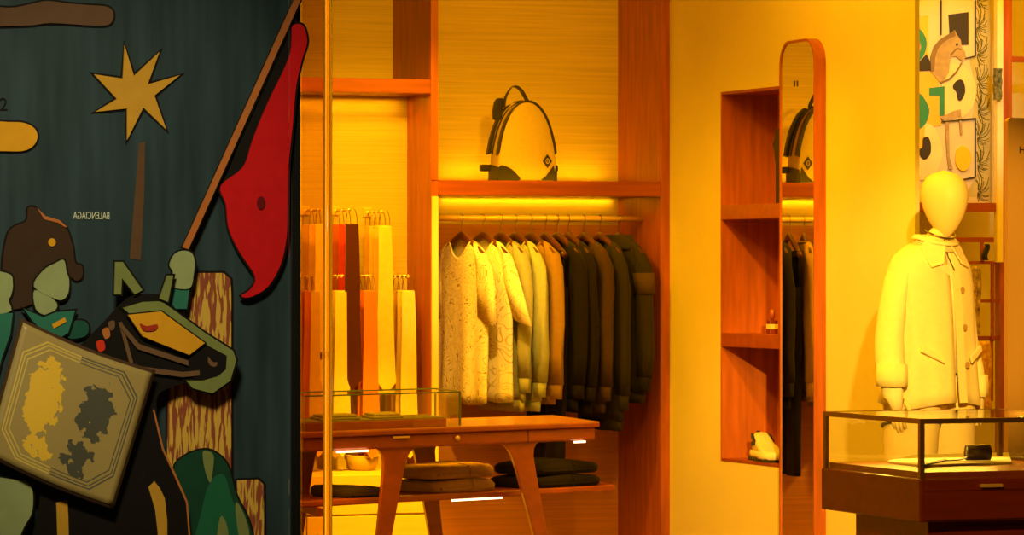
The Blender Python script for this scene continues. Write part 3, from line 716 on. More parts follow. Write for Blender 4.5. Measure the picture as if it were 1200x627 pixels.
# ------------------------------------------------------------------ right display case
ZG = .93
cc = VZ(1081, 491, ZG); XC, YC = cc.x, cc.y
DC = .68; WC = .62; zc1 = VY(1083, 561, YC).z; zc0 = VY(1083, 612, YC).z
cs = empty('display_case', 'dark wooden display case with brass framed glass top before the mannequin', 'display case', (XC+WC/2, YC+DC/2, 0))
def cbox(name, a, b, m, **k): return MB().box(a, b).build(name, m, cs, world=True, **k)
cbox('cabinet', (XC-.012, YC-.008, zc0), (XC+WC, YC+DC, zc1), M['darkwood'], bevel=.006)
cbox('pedestal', (XC+.05, YC+.06, 0), (XC+WC-.18, YC+DC-.12, zc0), M['darkwood'], bevel=.004)
zd2 = VY(1100, 576.5, YC).z
cbox('drawer', (XC+.006, YC-.014, zc0+.006), (XC+WC-.01, YC-.008, zd2-.003), M['darkwood'], bevel=.002)
cbox('upper_rail', (XC+.006, YC-.012, zd2+.003), (XC+WC-.01, YC-.008, zc1-.004), M['darkwood'], bevel=.002)
hp = VY(1161, 569, YC-.014)
cbox('handle', hp+Vector((-.036, -.012, -.005)), hp+Vector((.036, .003, .005)), M['brass'], bevel=.002)
cbox('pedestal_drawer', (XC+.10, YC+.055, .2), (XC+WC-.22, YC+.06, zc0-.018), M['darkwood'], bevel=.002)
cbox('inner_tray', (XC+.012, YC+.012, zc1), (XC+WC-.012, YC+DC-.012, zc1+.018), M['woodh'])
bw = .0075
def bar(a, b): cbox('frame_bar', Vector(a)-Vector((bw, bw, bw)), Vector(b)+Vector((bw, bw, bw)), M['bar'])
x0, x1, y0, y1 = XC, XC+WC-.01, YC+bw, YC+DC-bw-.004
for X_, Y_ in ((x0, y0), (x0, y1), (x1, y0), (x1, y1)): bar((X_, Y_, zc1+bw), (X_, Y_, ZG-bw))
for Y_ in (y0, y1): bar((x0+2*bw, Y_, ZG-bw), (x1-2*bw, Y_, ZG-bw))
for X_ in (x0, x1): bar((X_, y0+2*bw, ZG-bw), (X_, y1-2*bw, ZG-bw))
def cg(a, b): cbox('glass_pane', a, b, M['glass'])
cg((x0+bw, y0-.002, zc1+.002), (x1-bw, y0+.002, ZG-2*bw)); cg((x0+bw, y1-.002, zc1+.002), (x1-bw, y1+.002, ZG-2*bw))
cg((x0-.002, y0+bw, zc1+.002), (x0+.002, y1-bw, ZG-2*bw)); cg((x1-.002, y0+bw, zc1+.002), (x1+.002, y1-bw, ZG-2*bw))
cg((x0+bw, y0+bw, ZG-.006), (x1-bw, y1-bw, ZG-.001))
area('case_led', (XC+WC/2, YC+DC-.05, ZG-.03), (XC+WC/2, YC+DC/2-.1, zc1), WC-.1, .02, 2.6, col=WRM)
# things in the case
zi = zc1+.018
def flat(name, lab, cat, pts, z, th, m):
    P = [VZ(px, py, z) for px, py in pts]; c_ = sum(P, Vector())/len(P)
    o = MB().prism(P, (0, 0, th)).build(name, m, loc=Vector((c_.x, c_.y, z)), bevel=.002); tag(o, lab, cat); return o
paper = fabric('ivory_card', (.84, .78, .58))
flat('folded_scarf', 'ivory folded scarf lying flat in the glass display case', 'scarf', ((1040, 543), (1072, 535.5), (1182, 533), (1186, 544), (1082, 548)), zi, .008, paper)
flat('leather_strap', 'thin dark strap lying on ivory scarf inside the glass display case', 'strap', ((1078, 547.0), (1080, 545.2), (1108, 538.6), (1111, 540.0)), zi+.0085, .004, M['black'])
def belt():
    c_ = VZ(1146, 540, zi+.008); r = empty('rolled_belt', 'dark rolled leather belt standing in the glass display case', 'belt', (c_.x, c_.y, zi+.008), math.radians(78))
    bl_ = mat('belt_leather', (.055, .032, .016), .45, var=.15)
    sp = [((.020+.0016*i/4)*math.cos(i*.35), 0, .0275+(.020+.0016*i/4)*math.sin(i*.35)) for i in range(19)]
    MB().tube([(0, -.036, .0275), (0, .036, .0275)], .0195, 24).build('core', bl_, r, smooth=True)
    MB().ribbon(sp, (0, .038, 0), (.0012, 0, .0012)).build('coil', bl_, r, smooth=True)
    MB().ribbon(smooth_pts([(0, .036, .012), (0, .05, .006), (.004, .075, .0025), (.01, .12, .002)], 4, False), (.016, 0, 0), (0, 0, .0014)).build('tail', bl_, r)
belt()

# ------------------------------------------------------------------ mannequin
def mannequin():
    base = Vector((MAN.x, MAN.y, 0)); r = empty('mannequin', 'faceless cream mannequin in a pale collared coat beside the yellow wall', 'mannequin', base, 0)
    sk = mat('mannequin_cream', (.84, .70, .34), .5, var=.02); coat = fabric('cream_wool', (.86, .78, .48), .03)
    inner_m = fabric('ivory_knit', (.86, .80, .58), .03); pant = fabric('sand_twill', (.78, .64, .34), .03)
    rz = math.radians(2)
    r.rotation_euler.z = math.radians(17)   # turned to the right
    zt = lambda py: H+(CY-py)*14.2/F
    sx = 14.2/F
    # body: one continuous surface with skin modifier
    me = bpy.data.meshes.new('body')
    V_ = [(0, 0, .92), (0, 0, 1.10), (0, 0, 1.28), (0, 0, 1.42), (.012, -.03, 1.475), (.017, -.045, 1.53),
          (.10, 0, .88), (.11, -.01, .48), (.11, .02, .08), (.11, -.09, .025),
          (-.10, 0, .88), (-.11, -.01, .48), (-.11, .02, .08), (-.11, -.09, .025),
          (.135, 0, 1.39), (.18, .01, 1.15), (.19, -.03, .93), (-.135, 0, 1.39), (-.19, .0, 1.15), (-.19, -.03, .93)]
    E_ = [(0,1),(1,2),(2,3),(3,4),(4,5),(0,6),(6,7),(7,8),(8,9),(0,10),(10,11),(11,12),(12,13),(3,14),(14,15),(15,16),(3,17),(17,18),(18,19)]
    me.from_pydata([Vector(v) for v in V_], E_, []); o = bpy.data.objects.new('body', me); C.objects.link(o); o.parent = r
    me.materials.append(sk)
    q = o.modifiers.new('skin', 'SKIN')
    R = [.13, .105, .125, .10, .052, .048, .085, .055, .036, .03, .085, .055, .036, .03, .05, .038, .028, .05, .038, .028]
    for v, rr in zip(me.skin_vertices[0].data, R): v.radius = (rr, rr*.8)
    me.skin_vertices[0].data[0].use_root = True
    o.modifiers.new('sub', 'SUBSURF').render_levels = 2
    # egg head, tilted slightly
    rings = []
    hh0, hh1 = 1.485, zt(200)
    for i in range(19):
        t_ = i/18; z_ = hh0+(hh1-hh0)*t_
        wv = .088*(math.sin(PI*min(1, (.10+.90*t_)))**.55 if t_ < .999 else .02)
        wv = .086*max(.02, (1-abs((t_-.64)/.64)**1.75)**.72 if t_ < .64 else (1-abs((t_-.64)/.36)**2.2)**.5) if 0 < t_ < 1 else .004
        rings.append([Vector((.018+wv*.88*math.cos(2*PI*k/28), -.055+.012*(1-t_)*-1+wv*1.12*math.sin(2*PI*k/28), z_)) for k in range(28)])
    MB().loft(rings).build('head', sk, r, smooth=True)
    # hands (simple closed mitts are hidden in the cuffs): five fingers each
    for s in (1, -1):
        hb = MB(); cx = s*.19; cy = -.035; cz = .93
        hb.loft([[Vector((cx+.013*math.cos(2*PI*k/12), cy+.03*math.sin(2*PI*k/12)*sc, cz-dz)) for k in range(12)] for dz, sc in ((0, .7), (.03, 1), (.075, 1.15))])
        for f in range(4):
            yy = cy-.026+f*.017; ln = (.055, .068, .072, .06)[f]
            hb.tube([(cx, yy, cz-.07), (cx-s*.004, yy, cz-.07-ln*.5), (cx-s*.014, yy, cz-.07-ln)], [.0085, .008, .006], 8)
        hb.tube([(cx, cy-.025, cz-.02), (cx-s*.012, cy-.045, cz-.05), (cx-s*.016, cy-.048, cz-.08)], [.0095, .009, .007], 8)
        hb.build('hand', sk, r, smooth=True)
    # trousers
    for s in (1, -1):
        MB().loft([[Vector((s*cx+w_*math.cos(2*PI*k/24), cy+d_*math.sin(2*PI*k/24), z_)) for k in range(24)] for z_, cx, w_, cy, d_ in ((1.02, .075, .085, 0, .105), (.88, .085, .095, 0, .115), (.6, .098, .088, 0, .098), (.3, .105, .08, .005, .088), (.06, .108, .078, .01, .085))], True, False).build('trouser_leg', pant, r, smooth=True)
    MB().tube([(-.09+.094*math.cos(2*PI*k/28), .116*math.sin(2*PI*k/28), .815-.02*math.sin(2*PI*k/28+.6)) for k in range(28)], .006, 6, True).build('dark_hem_piping', M['black'], r, smooth=True)
    # ivory knit at the chest
    MB().loft([[Vector((w_*math.cos(2*PI*k/28), d_*math.sin(2*PI*k/28), z_)) for k in range(28)] for z_, w_, d_ in ((1.0, .155, .125), (1.2, .155, .125), (1.38, .14, .11), (1.45, .07, .07), (1.475, .06, .062))], False, False).build('knit_top', inner_m, r, smooth=True, solid=.003)
    # coat body: open-front shell
    N = 60; rings = []
    zh = zt(474)
    prof = [(1.468, .07, .066), (1.45, .105, .08), (1.425, .145, .092), (1.385, .172, .105), (1.32, .18, .118), (1.2, .178, .13), (1.1, .182, .135), (1.0, .188, .14), (.93, .194, .144), (zh, .20, .148)]
    for j, (z_, w_, d_) in enumerate(prof):
        ring = []
        for k in range(N+1):
            # start/end at front centre (-y), leave a narrow opening
            gap = .02+.01*max(0, (1.3-z_))
            an = -PI/2+gap+(2*PI-2*gap)*k/N
            f = max(0, min(1, (1.35-z_)/.4))
            fold = 1+f*(.025*math.sin(an*7+.6)+.015*math.sin(an*12))
            ca, sa = math.cos(an), math.sin(an)
            ring.append(Vector((w_*math.copysign(abs(ca)**.85, ca)*fold, d_*math.copysign(abs(sa)**.9, sa)*fold, z_+.01*f*math.sin(an*3))))
        rings.append(ring)
    mb = MB(); n_ = N+1
    mb.add([p for rg in rings for p in rg], [(j*n_+i, j*n_+i+1, (j+1)*n_+i+1, (j+1)*n_+i) for j in range(len(rings)-1) for i in range(N)])
    cb = mb.build('coat_body', coat, r, smooth=True, solid=.006)
    # placket
    fr = [rg[-1] for rg in rings][2:]
    MB().ribbon([p+Vector((.012, -.005, 0)) for p in [rg[0] for rg in rings][3:]], (.016, 0, 0), (0, .003, 0)).build('placket', coat, cb, smooth=False)
    bt = mat('horn_button', (.45, .3, .12), .3)
    for z_ in (1.30, 1.165, 1.03):
        j = min(range(len(prof)), key=lambda i: abs(prof[i][0]-z_)); p_ = rings[j][0]
        MB().tube([Vector((p_.x+.035, p_.y-.006, z_)), Vector((p_.x+.035, p_.y-.012, z_))], .011, 12).build('button', bt, cb)
    # shirt-like collar: two flaps and a stand
    MB().loft([[Vector((.008+.072*math.cos(a)*s, .070*math.sin(a)*s-.020, z_-.025*max(0, -math.sin(a)))) for a in [2*PI*k/28 for k in range(28)]] for z_, s in ((1.46, 1.08), (1.495, .98), (1.50, 1.05), (1.485, 1.25))], False, False).build('collar_stand', coat, r, smooth=True, solid=.004)
    for s in (1, -1):
        MB().prism([Vector(v) for v in ((s*.012, -.092, 1.462), (s*.055, -.05, 1.492), (s*.10, -.055, 1.452), (s*.092, -.105, 1.378), (s*.045, -.118, 1.392))], (0, -.007, .003)).build('collar_flap', coat, r, bevel=.003)
    # flap pockets
    for s in (1, -1):
        MB().prism([Vector(v) for v in ((s*.065, -.138, 1.06), (s*.145, -.108, 1.10), (s*.15, -.11, 1.078), (s*.068, -.143, 1.036))], (0, -.012, 0)).build('pocket_flap', coat, r, bevel=.003)
    # sleeves
    for s, path in ((1, [(.12, 0, 1.42, .04), (.146, .0, 1.365, .056), (.166, .01, 1.26, .058), (.182, .01, 1.13, .057), (.19, -.015, 1.02, .056), (.192, -.03, .94, .054)]),
                    (-1, [(.12, 0, 1.42, .04), (.15, 0, 1.365, .057), (.178, .0, 1.26, .060), (.208, -.01, 1.13, .060), (.224, -.03, 1.05, .059), (.232, -.05, .985, .057)])):
        rr = []
        for i, (x, y, z_, ra_) in enumerate(path):
            tl = .6*(1-i/(len(path)-1))
            rr.append([Vector((s*(x+ra_*.8*math.cos(2*PI*k/28)*math.cos(tl)), y+ra_*math.sin(2*PI*k/28)*(1+.05*math.sin(k*1.7+i*2)), z_-ra_*.8*math.cos(2*PI*k/28)*math.sin(tl)*1.0)) for k in range(28)])
        sv = MB().loft(rr, True, False).build('coat_sleeve', coat, r, smooth=True, solid=.005)
        la = rr[-1]; c_ = sum(la, Vector())/len(la)
        MB().loft([[c_+(p_-c_)*1.08+Vector((0, 0, .05)) for p_ in la], [c_+(p_-c_)*1.12 for p_ in la], [c_+(p_-c_)*1.1+Vector((0, 0, -.03)) for p_ in la], [c_+(p_-c_)*.95+Vector((0, 0, -.03)) for p_ in la]], False, False).build('turned_cuff', coat, sv, smooth=True, solid=.004)
        MB().loft([[c_+(p_-c_)*.8+Vector((0, 0, -.02)) for p_ in la], [c_+(p_-c_)*.72+Vector((0, -.004, -.07)) for p_ in la], [c_+(p_-c_)*.62+Vector((s*-.01, -.008, -.105+.03*math.sin(k*.45))) for k, p_ in enumerate(la)]], False, False).build('shirt_cuff', inner_m, sv, smooth=True, solid=.003)
    # cord necklace
    MB().tube([(.012+.064*math.cos(a), .060*math.sin(a)-.032, 1.515-.03*max(0, -math.sin(a))) for a in [2*PI*k/32 for k in range(32)]], .0028, 6, True).build('cord_necklace', M['steel'], r)
    MB().tube([(0, -.078, 1.48), (.002, -.095, 1.42), (.002, -.128, 1.37)], .0022, 6).build('cord_pendant', M['steel'], r)
    # foot plate
    MB().lathe([(.0, 0), (.17, 0), (.17, .008), (.165, .011), (0, .011)], 36).build('base_plate', M['steel'], r)
mannequin()

# ------------------------------------------------------------------ room beyond the wall: shelving frame, painted panel
YQ = YF+.15
xq0 = XW+WT
un = empty('metal_rack', 'brown metal display rack behind the mannequin', 'rack', VY(1178, 313, YQ)*1.0)
un.location.z = 0
def qbar(name, x0, y0, x1, y1, dep=.04, m=None, off=0):
    a = VY(x0, y0, YQ+off); b = VY(x1, y1, YQ+off)
    return MB().box((a.x, YQ+off, a.z), (b.x, YQ+off+dep, b.z)).build(name, m or M['woodh'], un, world=True)
p0 = VY(1172, 100, YQ); p1 = VY(1186, 100, YQ)
MB().box((p0.x, YQ, 0), (p1.x, YQ+.05, ZC-.02)).build('post', M['wood'], un, world=True)
a = VY(1186, 66, YQ); b = VY(1260, 74, YQ)
MB().box((a.x, YQ, b.z), (b.x, YQ+.04, a.z)).build('cross_bar', M['woodh'], un, world=True)
a = VY(1174, 238, YQ); b = VY(1174, 248, YQ)
MB().box((xq0, YQ-.02, b.z), (p0.x, YQ+.30, a.z)).build('shelf', M['woodh'], un, world=True); zshq = a.z
qbar('cross_bar', 1100, 278, 1173, 284); 
qbar('rail_drop', 1150, 284, 1153, 307, .01); qbar('hanging_bar', 1132, 306, 1168, 309.5, .012); qbar('hanging_bar', 1162, 309.5, 1165.5, 400, .012)
qbar('hanging_bar', 1138, 351, 1173, 354.5, .012, off=.013); qbar('hanging_bar', 1140, 394, 1173, 398.5, .012, off=.013)
qbar('hanging_bar', 1161, 398.5, 1164, 470, .012)
# painted panel leaning on the shelf
def panel():
    Yp = YQ+.06
    def P(px, py, dy=0): return VY(px, py, Yp-dy)
    a = P(1020, 232); z0 = zshq; x1 = P(1162, 232).x; x0 = xq0+.003
    z1 = P(1100, -25).z
    r = empty('printed_panel', 'large printed panel with a horse, green and black shapes standing on the rear shelf', 'panel', ((x0+x1)/2, Yp, z0))
    MB().box((x0, Yp, z0), (x1, Yp+.03, z1)).build('board', mat('ivory_print', (.64, .59, .48), .7, var=.04), r, world=True)
    cnt = [0]
    def shape(name, pts, m, sm=True, th=.0015, lift=None):
        cnt[0] += 1; lf = .0004*cnt[0]
        pp = [Vector((p[0], p[1], 0)) for p in pts]
        if sm: pp = smooth_pts(pp, 5)
        q3 = [P(p.x, p.y, lf) for p in pp]
        q3 = [Vector((max(v.x, x0), v.y, max(z0, v.z))) for v in q3]
        MB().prism(q3, (0, lf, 0)).build(name, m, r, world=True)
    gr = mat('print_green', (.03, .24, .16), .6); yl = mat('print_yellow', (.85, .48, .06), .6); bk = mat('print_black', (.035, .03, .03), .6)
    orr = mat('print_orange', (.85, .28, .03), .6); gold = mat('print_gold', (.85, .55, .02), .6); beige = mat('print_beige', (.40, .30, .19), .6, var=.2, scale=25); iv = mat('print_cream', (.80, .68, .42), .6)
    leaf = None
    leaf = mat('print_leaf_ground', (.50, .46, .24), .7, var=.12, scale=14); leafl = mat('print_leaf_line', (.10, .10, .03), .7)
    shape('leaf_border', [(1145, -30), (1161, -30), (1161, 231), (1130, 231), (1145, 205)], leaf, False)
    shape('leaf_ground', [(1136, 70), (1146, 60), (1146, 140), (1139, 140), (1144, 104)], leaf, False)
    rn = random.Random(4); lf = .0012; lm_ = MB()
    for cy_ in (-4, 30, 62, 96, 128, 160, 192, 224):
        for k in range(15):
            an = math.radians(-100+k*13.5+rn.uniform(-4, 4)); ln_ = rn.uniform(9, 17); cx_ = 1146+rn.uniform(-1, 1)
            q_ = [(cx_+ln_*t_*math.cos(an+.5*t_*t_), cy_-ln_*t_*1.5*math.sin(an+.5*t_*t_)) for t_ in (.1, .4, .7, 1)]
            for (xa, ya), (xb, yb) in zip(q_, q_[1:]):
                dx, dy = xb-xa, yb-ya; L_ = math.hypot(dx, dy); nx, ny = -dy/L_*.42, dx/L_*.42
                if max(xa, xb) > 1160.5 or min(xa, xb) < 1142: continue
                pts = [P(xa+nx, ya+ny, lf), P(xb+nx, yb+ny, lf), P(xb-nx, yb-ny, lf), P(xa-nx, ya-ny, lf)]
                if min(v.z for v in pts) > z0: lm_.prism(pts, (0, .0003, 0))
    lm_.build('leaf_lines', leafl, r, world=True)
    shape('orange_strip', [(1060, -10), (1076, 4), (1076, 22), (1060, 22)], orr, False)
    shape('yellow_block', [(1060, 20), (1088, 18), (1088, 66), (1060, 66)], yl, False)
    shape('green_ring', [(1060, 34), (1075, 32), (1084, 42), (1086, 54), (1082, 66), (1072, 75), (1060, 76)], gr)
    shape('ring_centre', [(1060, 47), (1073, 45), (1079, 52), (1078, 60), (1070, 63), (1060, 63)], beige)
    shape('black_wedge', [(1060, 84), (1078, 72), (1086, 63), (1090, 72), (1091, 83)], bk, False)
    shape('yellow_block', [(1060, 84), (1100, 84), (1100, 102), (1107, 102), (1107, 126), (1103, 136), (1103, 147), (1085, 149), (1083, 173), (1060, 173)], yl, False)
    shape('white_disc', [(1060, 150), (1090, 146), (1102, 165), (1104, 185), (1095, 205), (1080, 211), (1060, 205)], iv)
    shape('yellow_foot', [(1060, 148), (1084, 148), (1083, 174), (1060, 174)], yl, False)
    shape('cream_oval', [(1105, 82), (1125, 76), (1138, 86), (1144, 104), (1140, 124), (1130, 136), (1108, 140)], iv)
    shape('green_step', [(1089, 103), (1107, 101), (1107, 135), (1101, 136), (1101, 112), (1089, 112)], gr, False)
    shape('green_disc', [(1060, 110), (1077, 109), (1087, 122), (1089, 133), (1084, 146), (1074, 153), (1060, 154)], gr)
    shape('black_disc', [(1082, 162), (1088, 161), (1091, 170), (1090, 181), (1084, 187), (1079, 184), (1077, 176), (1081, 172)], bk)
    shape('black_square', [(1112, 17), (1135, 14), (1135, 52), (1114, 53)], bk, False)
    # horse: neck, head, mane line and foreleg
    taupe = mat('print_taupe', (.22, .15, .08), .6, var=.15)
    shape('horse', [(1091,84),(1091,66),(1095,54),(1102,46),(1112,40),(1119,35),(1121,40),(1126,47),(1127,55),(1131,61),(1132,66),(1129,72),(1125,70),(1120,66),(1114,67),(1113,75),(1112,85),(1107,93),(1102,97)], beige, False)
    shape('mane', [(1091,84),(1091,66),(1095,54),(1102,46),(1112,40),(1119,35),(1120,42),(1113,45),(1105,50),(1099,58),(1096,68),(1095,84)], taupe, False)
    shape('bridle', [(1113,64),(1121,56),(1127,57),(1127,59),(1121.5,58),(1114.5,66)], taupe, False)
    shape('eye', [(1120,51),(1122.5,50),(1123,53),(1120.5,54)], bk, False)
    shape('rein', [(1102,96),(1112,92),(1120,84),(1127,73),(1128,74),(1121,86),(1113,94),(1103,98)], taupe, False)
    shape('black_disc', [(1120, 96), (1126, 93), (1130, 98), (1131, 108), (1127, 117), (1123, 117), (1121, 108), (1117, 102)], bk)
    shape('horse_leg', [(1102, 138), (1118, 130), (1126, 128), (1128, 158), (1126, 158), (1124, 136), (1112, 142), (1113, 185), (1117, 198), (1112, 198), (1110, 180), (1108, 143)], beige, False)
    shape('gold_oval', [(1129, 171), (1136, 176), (1138, 187), (1134, 198), (1127, 200), (1121, 193), (1120, 182), (1123, 174)], gold)
    shape('frame_line', [(1104, 142), (1144, 138), (1144, 208), (1127, 211), (1127, 210), (1143, 207), (1143, 139.4), (1104, 143.4)], bk, False)
    shape('frame_line', [(1144, 0), (1144.0, 66), (1132, 68.6), (1132, 67.6), (1143, 65), (1143, 0)], bk, False)
    shape('frame_line', [(1102.6, 0), (1103.8, 0), (1103.8, 41), (1102.6, 41)], bk, False)
panel()
# white painted strip and hanging patterned scarf at the rack post
a = VY(1168.5, -30, YQ-.03); b = VY(1172, 225, YQ-.03)
o = MB().box((a.x, YQ-.03, zshq-.27), (p0.x, YQ, a.z)).build('white_strip', mat('white_paint', (.85, .75, .6), .5), un, world=True)
a = VY(1165, 80, YQ-.04); b = VY(1173, 117, YQ-.04)
zz = [a.z+(b.z-a.z)*i/8 for i in range(9)]
o = MB().loft([[Vector((a.x+.002*math.sin(i*2), YQ-.05, z_)), Vector((b.x+.002*math.sin(i*2+1), YQ-.052, z_)), Vector((b.x+.002*math.sin(i*2+1), YQ-.030, z_)), Vector((a.x+.002*math.sin(i*2), YQ-.030, z_))] for i, z_ in enumerate(zz)]).build('hanging_ribbon', mat('dark_pattern', (.02, .03, .025), .6, scale=60, col2=(.2, .2, .12)), loc=((a.x+b.x)/2, YQ-.04, a.z))
tag(o, 'small dark patterned ribbon hanging on the rack post beside the printed panel', 'ribbon')
# hanging scarves on the rack
def rackscarf(px0, px1, y0, y1, m, lab, off):
    a = VY(px0, y0, YQ-off); b = VY(px1, y1, YQ-off); n_ = 14; rings = []
    for i in range(n_+1):
        t_ = i/n_; z_ = a.z+(b.z-a.z)*t_; k = .6+.4*math.sin(PI*min(1, t_*1.4)*.5)
        cx = (a.x+b.x)/2+.008*math.sin(t_*5+off*30); w_ = (b.x-a.x)/2*k
        rings.append([Vector((cx+w_*math.cos(2*PI*q/20), YQ-off+.012*math.sin(2*PI*q/20)+.006*math.sin(q*2.0), z_)) for q in range(20)])
    o = MB().loft(rings).build('silk_scarf', m, loc=((a.x+b.x)/2, YQ-off, b.z), smooth=True); tag(o, lab, 'scarf', None)
pat = mat('printed_silk', (.10, .06, .03), .5, scale=38, col2=(.75, .55, .22)); pat2 = mat('floral_silk', (.5, .18, .03), .5, scale=50, col2=(.8, .55, .2))
rackscarf(1133, 1150, 312, 392, pat, 'dark and yellow printed scarf hanging on the rack beside the coat', .03)
rackscarf(1140, 1163, 400, 480, pat2, 'orange floral scarf hanging low on the rack behind the coat', .03)
rackscarf(1152, 1158, 286, 305, M['black'], 'short black tassel strap hanging from the upper rack bar', .03)
# bronze panel at the right
bp_x0 = VD(1181, 300, 13.6); bp_t = VD(1190, 138, 13.6)
br = empty('bronze_screen', 'flat bronze screen panel at the right edge behind the display case', 'screen', (bp_x0.x+.3, bp_x0.y, 0))
pts = [Vector((x, bp_x0.y, z)) for x, z in ((bp_x0.x, 0), (bp_x0.x+.65, 0), (bp_x0.x+.65, bp_t.z), (bp_x0.x+.012, bp_t.z), (bp_x0.x+.004, bp_t.z-.004), (bp_x0.x, bp_t.z-.012))]
MB().prism(pts, (0, .025, 0)).build('sheet', M['bronze'], br, world=True)
hp = VY(1198, 176, bp_x0.y)
text_mesh('lettering', 'H E', .034, M['outline'], br, Vector((hp.x+.012, bp_x0.y-.0015, hp.z))-br.location)

# ------------------------------------------------------------------ left window display
YP = 11.0
M['board'] = mat('dark_teal_board', (.022, .040, .050), .35, var=.30, scale=4, stretch=(5, 1, .5), coat=.15)  # vertical streaks in the colour stand in for reflections in the window glass
struct('wall_display', MB().box((VY(-60, 300, YP).x-.6, YP, .1), (VY(341, 300, YP).x, YP+.03, ZC)), M['board'])
a = VY(340.5, 300, YP); b = VY(352, 300, YP)
struct('trim_1', MB().box((a.x, YP-.004, 0), (b.x, YP+.04, ZC)), mat('black_mullion', (.006, .006, .005), .3), bevel=.003)
def cmat(n, c, v=.06, s=20): return mat(n, c, .6, var=v, scale=s, spec=.1)
K = {'star': cmat('cut_ochre', (.50, .25, .025)), 'red': cmat('cut_red', (.50, .006, .008)), 'brown': cmat('cut_brown', (.11, .055, .03)), 'hat': cmat('cut_hat_brown', (.045, .022, .012)),
     'green': cmat('cut_pale_green', (.27, .30, .14)), 'olive': cmat('cut_olive', (.17, .19, .06)), 'teal': cmat('cut_teal', (.025, .14, .10)), 'yellow': cmat('cut_yellow', (.62, .28, .012)),
     'black': cmat('cut_black', (.008, .006, .005)), 'orange': cmat('cut_orange', (.42, .13, .03)), 'strap': cmat('cut_halter', (.14, .07, .035)), 'dgreen': cmat('cut_dark_green', (.008, .045, .024)), 'mgreen': cmat('cut_mid_green', (.012, .10, .05)),
     'pole': cmat('cut_pole', (.40, .12, .03)), 'redpatch': cmat('cut_bright_red', (.6, .03, .01))}
def scrib():
    m, n, l, b = nodes('scribbled_ochre'); b.inputs['Roughness'].default_value = .6
    tc = n.new('ShaderNodeTexCoord'); mp = n.new('ShaderNodeMapping'); mp.inputs['Scale'].default_value = (75, 1, 9); mp.inputs['Rotation'].default_value = (0, .14, 0)
    nz = n.new('ShaderNodeTexNoise'); nz.inputs['Scale'].default_value = 1.3; nz.inputs['Detail'].default_value = 2; nz.inputs['Distortion'].default_value = .4
    rp = n.new('ShaderNodeValToRGB'); rp.color_ramp.elements[0].position = .47; rp.color_ramp.elements[0].color = (.58, .33, .04, 1); rp.color_ramp.elements[1].position = .53; rp.color_ramp.elements[1].color = (.24, .045, .012, 1)
    l.new(tc.outputs['Object'], mp.inputs[0]); l.new(mp.outputs[0], nz.inputs[0]); l.new(nz.outputs[0], rp.inputs[0]); l.new(rp.outputs[0], b.inputs['Base Color']); return m
K['scribble'] = scrib()
def off_poly(P, d):
    n = len(P); A_ = sum(P[i].x*P[(i+1) % n].y-P[(i+1) % n].x*P[i].y for i in range(n))
    sg = 1 if A_ > 0 else -1; out = []
    for i in range(n):
        a, b, c = P[i-1], P[i], P[(i+1) % n]
        e1 = (b-a); e2 = (c-b)
        if e1.length < 1e-9 or e2.length < 1e-9: out.append(b.copy()); continue
        n1 = Vector((e1.y, -e1.x, 0)).normalized()*sg; n2 = Vector((e2.y, -e2.x, 0)).normalized()*sg
        m = n1+n2; L = m.length
        if L < .3: out.append(b+n1*d); continue
        m /= L; k = d/max(.45, m.dot(n1)); out.append(b+m*k)
    return out
def cut(parent, name, pts, m, depth, th=.010, sm=True, ol=2.2, label=None, outl=True):
    """an extruded cutout standing `depth` in front of the board, with its black outline as a slightly larger backing"""
    P = [Vector((p[0], p[1], 0)) for p in pts]
    if sm: P = smooth_pts(P, 4)
    Yd = YP-depth
    o = MB().prism([VY(p.x, p.y, Yd-th) for p in P], (0, th*.7, 0)).build(name, m, parent, world=True)
    if outl:
        Q = off_poly(P, ol)
        MB().prism([VY(p.x, p.y, Yd-th*.3) for p in Q], (0, th*.3, 0)).build('outline', K['black'], o).location = Vector((0, 0, 0))-parent.location
    if label: o['label'] = label
    return o
def cutroot(name, label, cat, px, py, depth):
    return empty(name, label, cat, VY(px, py, YP-depth))
r = cutroot('star_cutout', 'ochre seven pointed star cutout on the dark display board', 'star', 160, 108, .0)
cut(r, 'star', [(146,53),(157,89),(187,61),(173,99),(211,88),(181,112),(195,152),(168,126),(149,164),(149,127),(112,131),(137,116),(110,87),(144,92)], K['star'], .001, sm=False, ol=2.6)
r = cutroot('painted_streak', 'thin brown painted streak running down below the star', 'streak', 163, 230, 0)
cut(r, 'streak', [(163,168),(170,166),(169,230),(165,305),(152,303),(157,240)], cmat('streak_brown', (.10, .05, .025)), .0005, th=.002, sm=False, outl=False)
r = cutroot('arm_cutout', 'brown rounded arm shaped cutout at the top left of the display board', 'cutout', 60, 16, 0)
cut(r, 'arm', [(-40,6),(10,9),(35,5),(55,1),(80,4),(105,6),(126,8),(133,16),(129,28),(110,30),(60,27),(30,30),(-40,29)], K['brown'], .001)
r = cutroot('oval_cutout', 'bright yellow rounded bar cutout at the left edge under the number', 'cutout', 10, 160, 0)
cut(r, 'bar', [(-40,143),(10,143),(28,144),(40,150),(44,160),(39,171),(26,177),(0,177),(-40,177)], K['yellow'], .001)
r = cutroot('number_sign', 'dark number 2 on the display board above the yellow bar', 'number', 4, 123, 0)
text_mesh('digit', '2', .052, K['black'], r, (0, -.002, 0))
r = cutroot('sign_reflection', 'small pale reflected shop name, modelled as letters on the dark display board', 'lettering', 107, 253, 0)
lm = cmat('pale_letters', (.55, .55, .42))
t_ = text_mesh('letters', 'BALENCIAGA', .030, lm, r, (0, -.002, 0), mirror=True, sx=.60)  # letters stand in for a sign reflected in the window
bx = t_.data
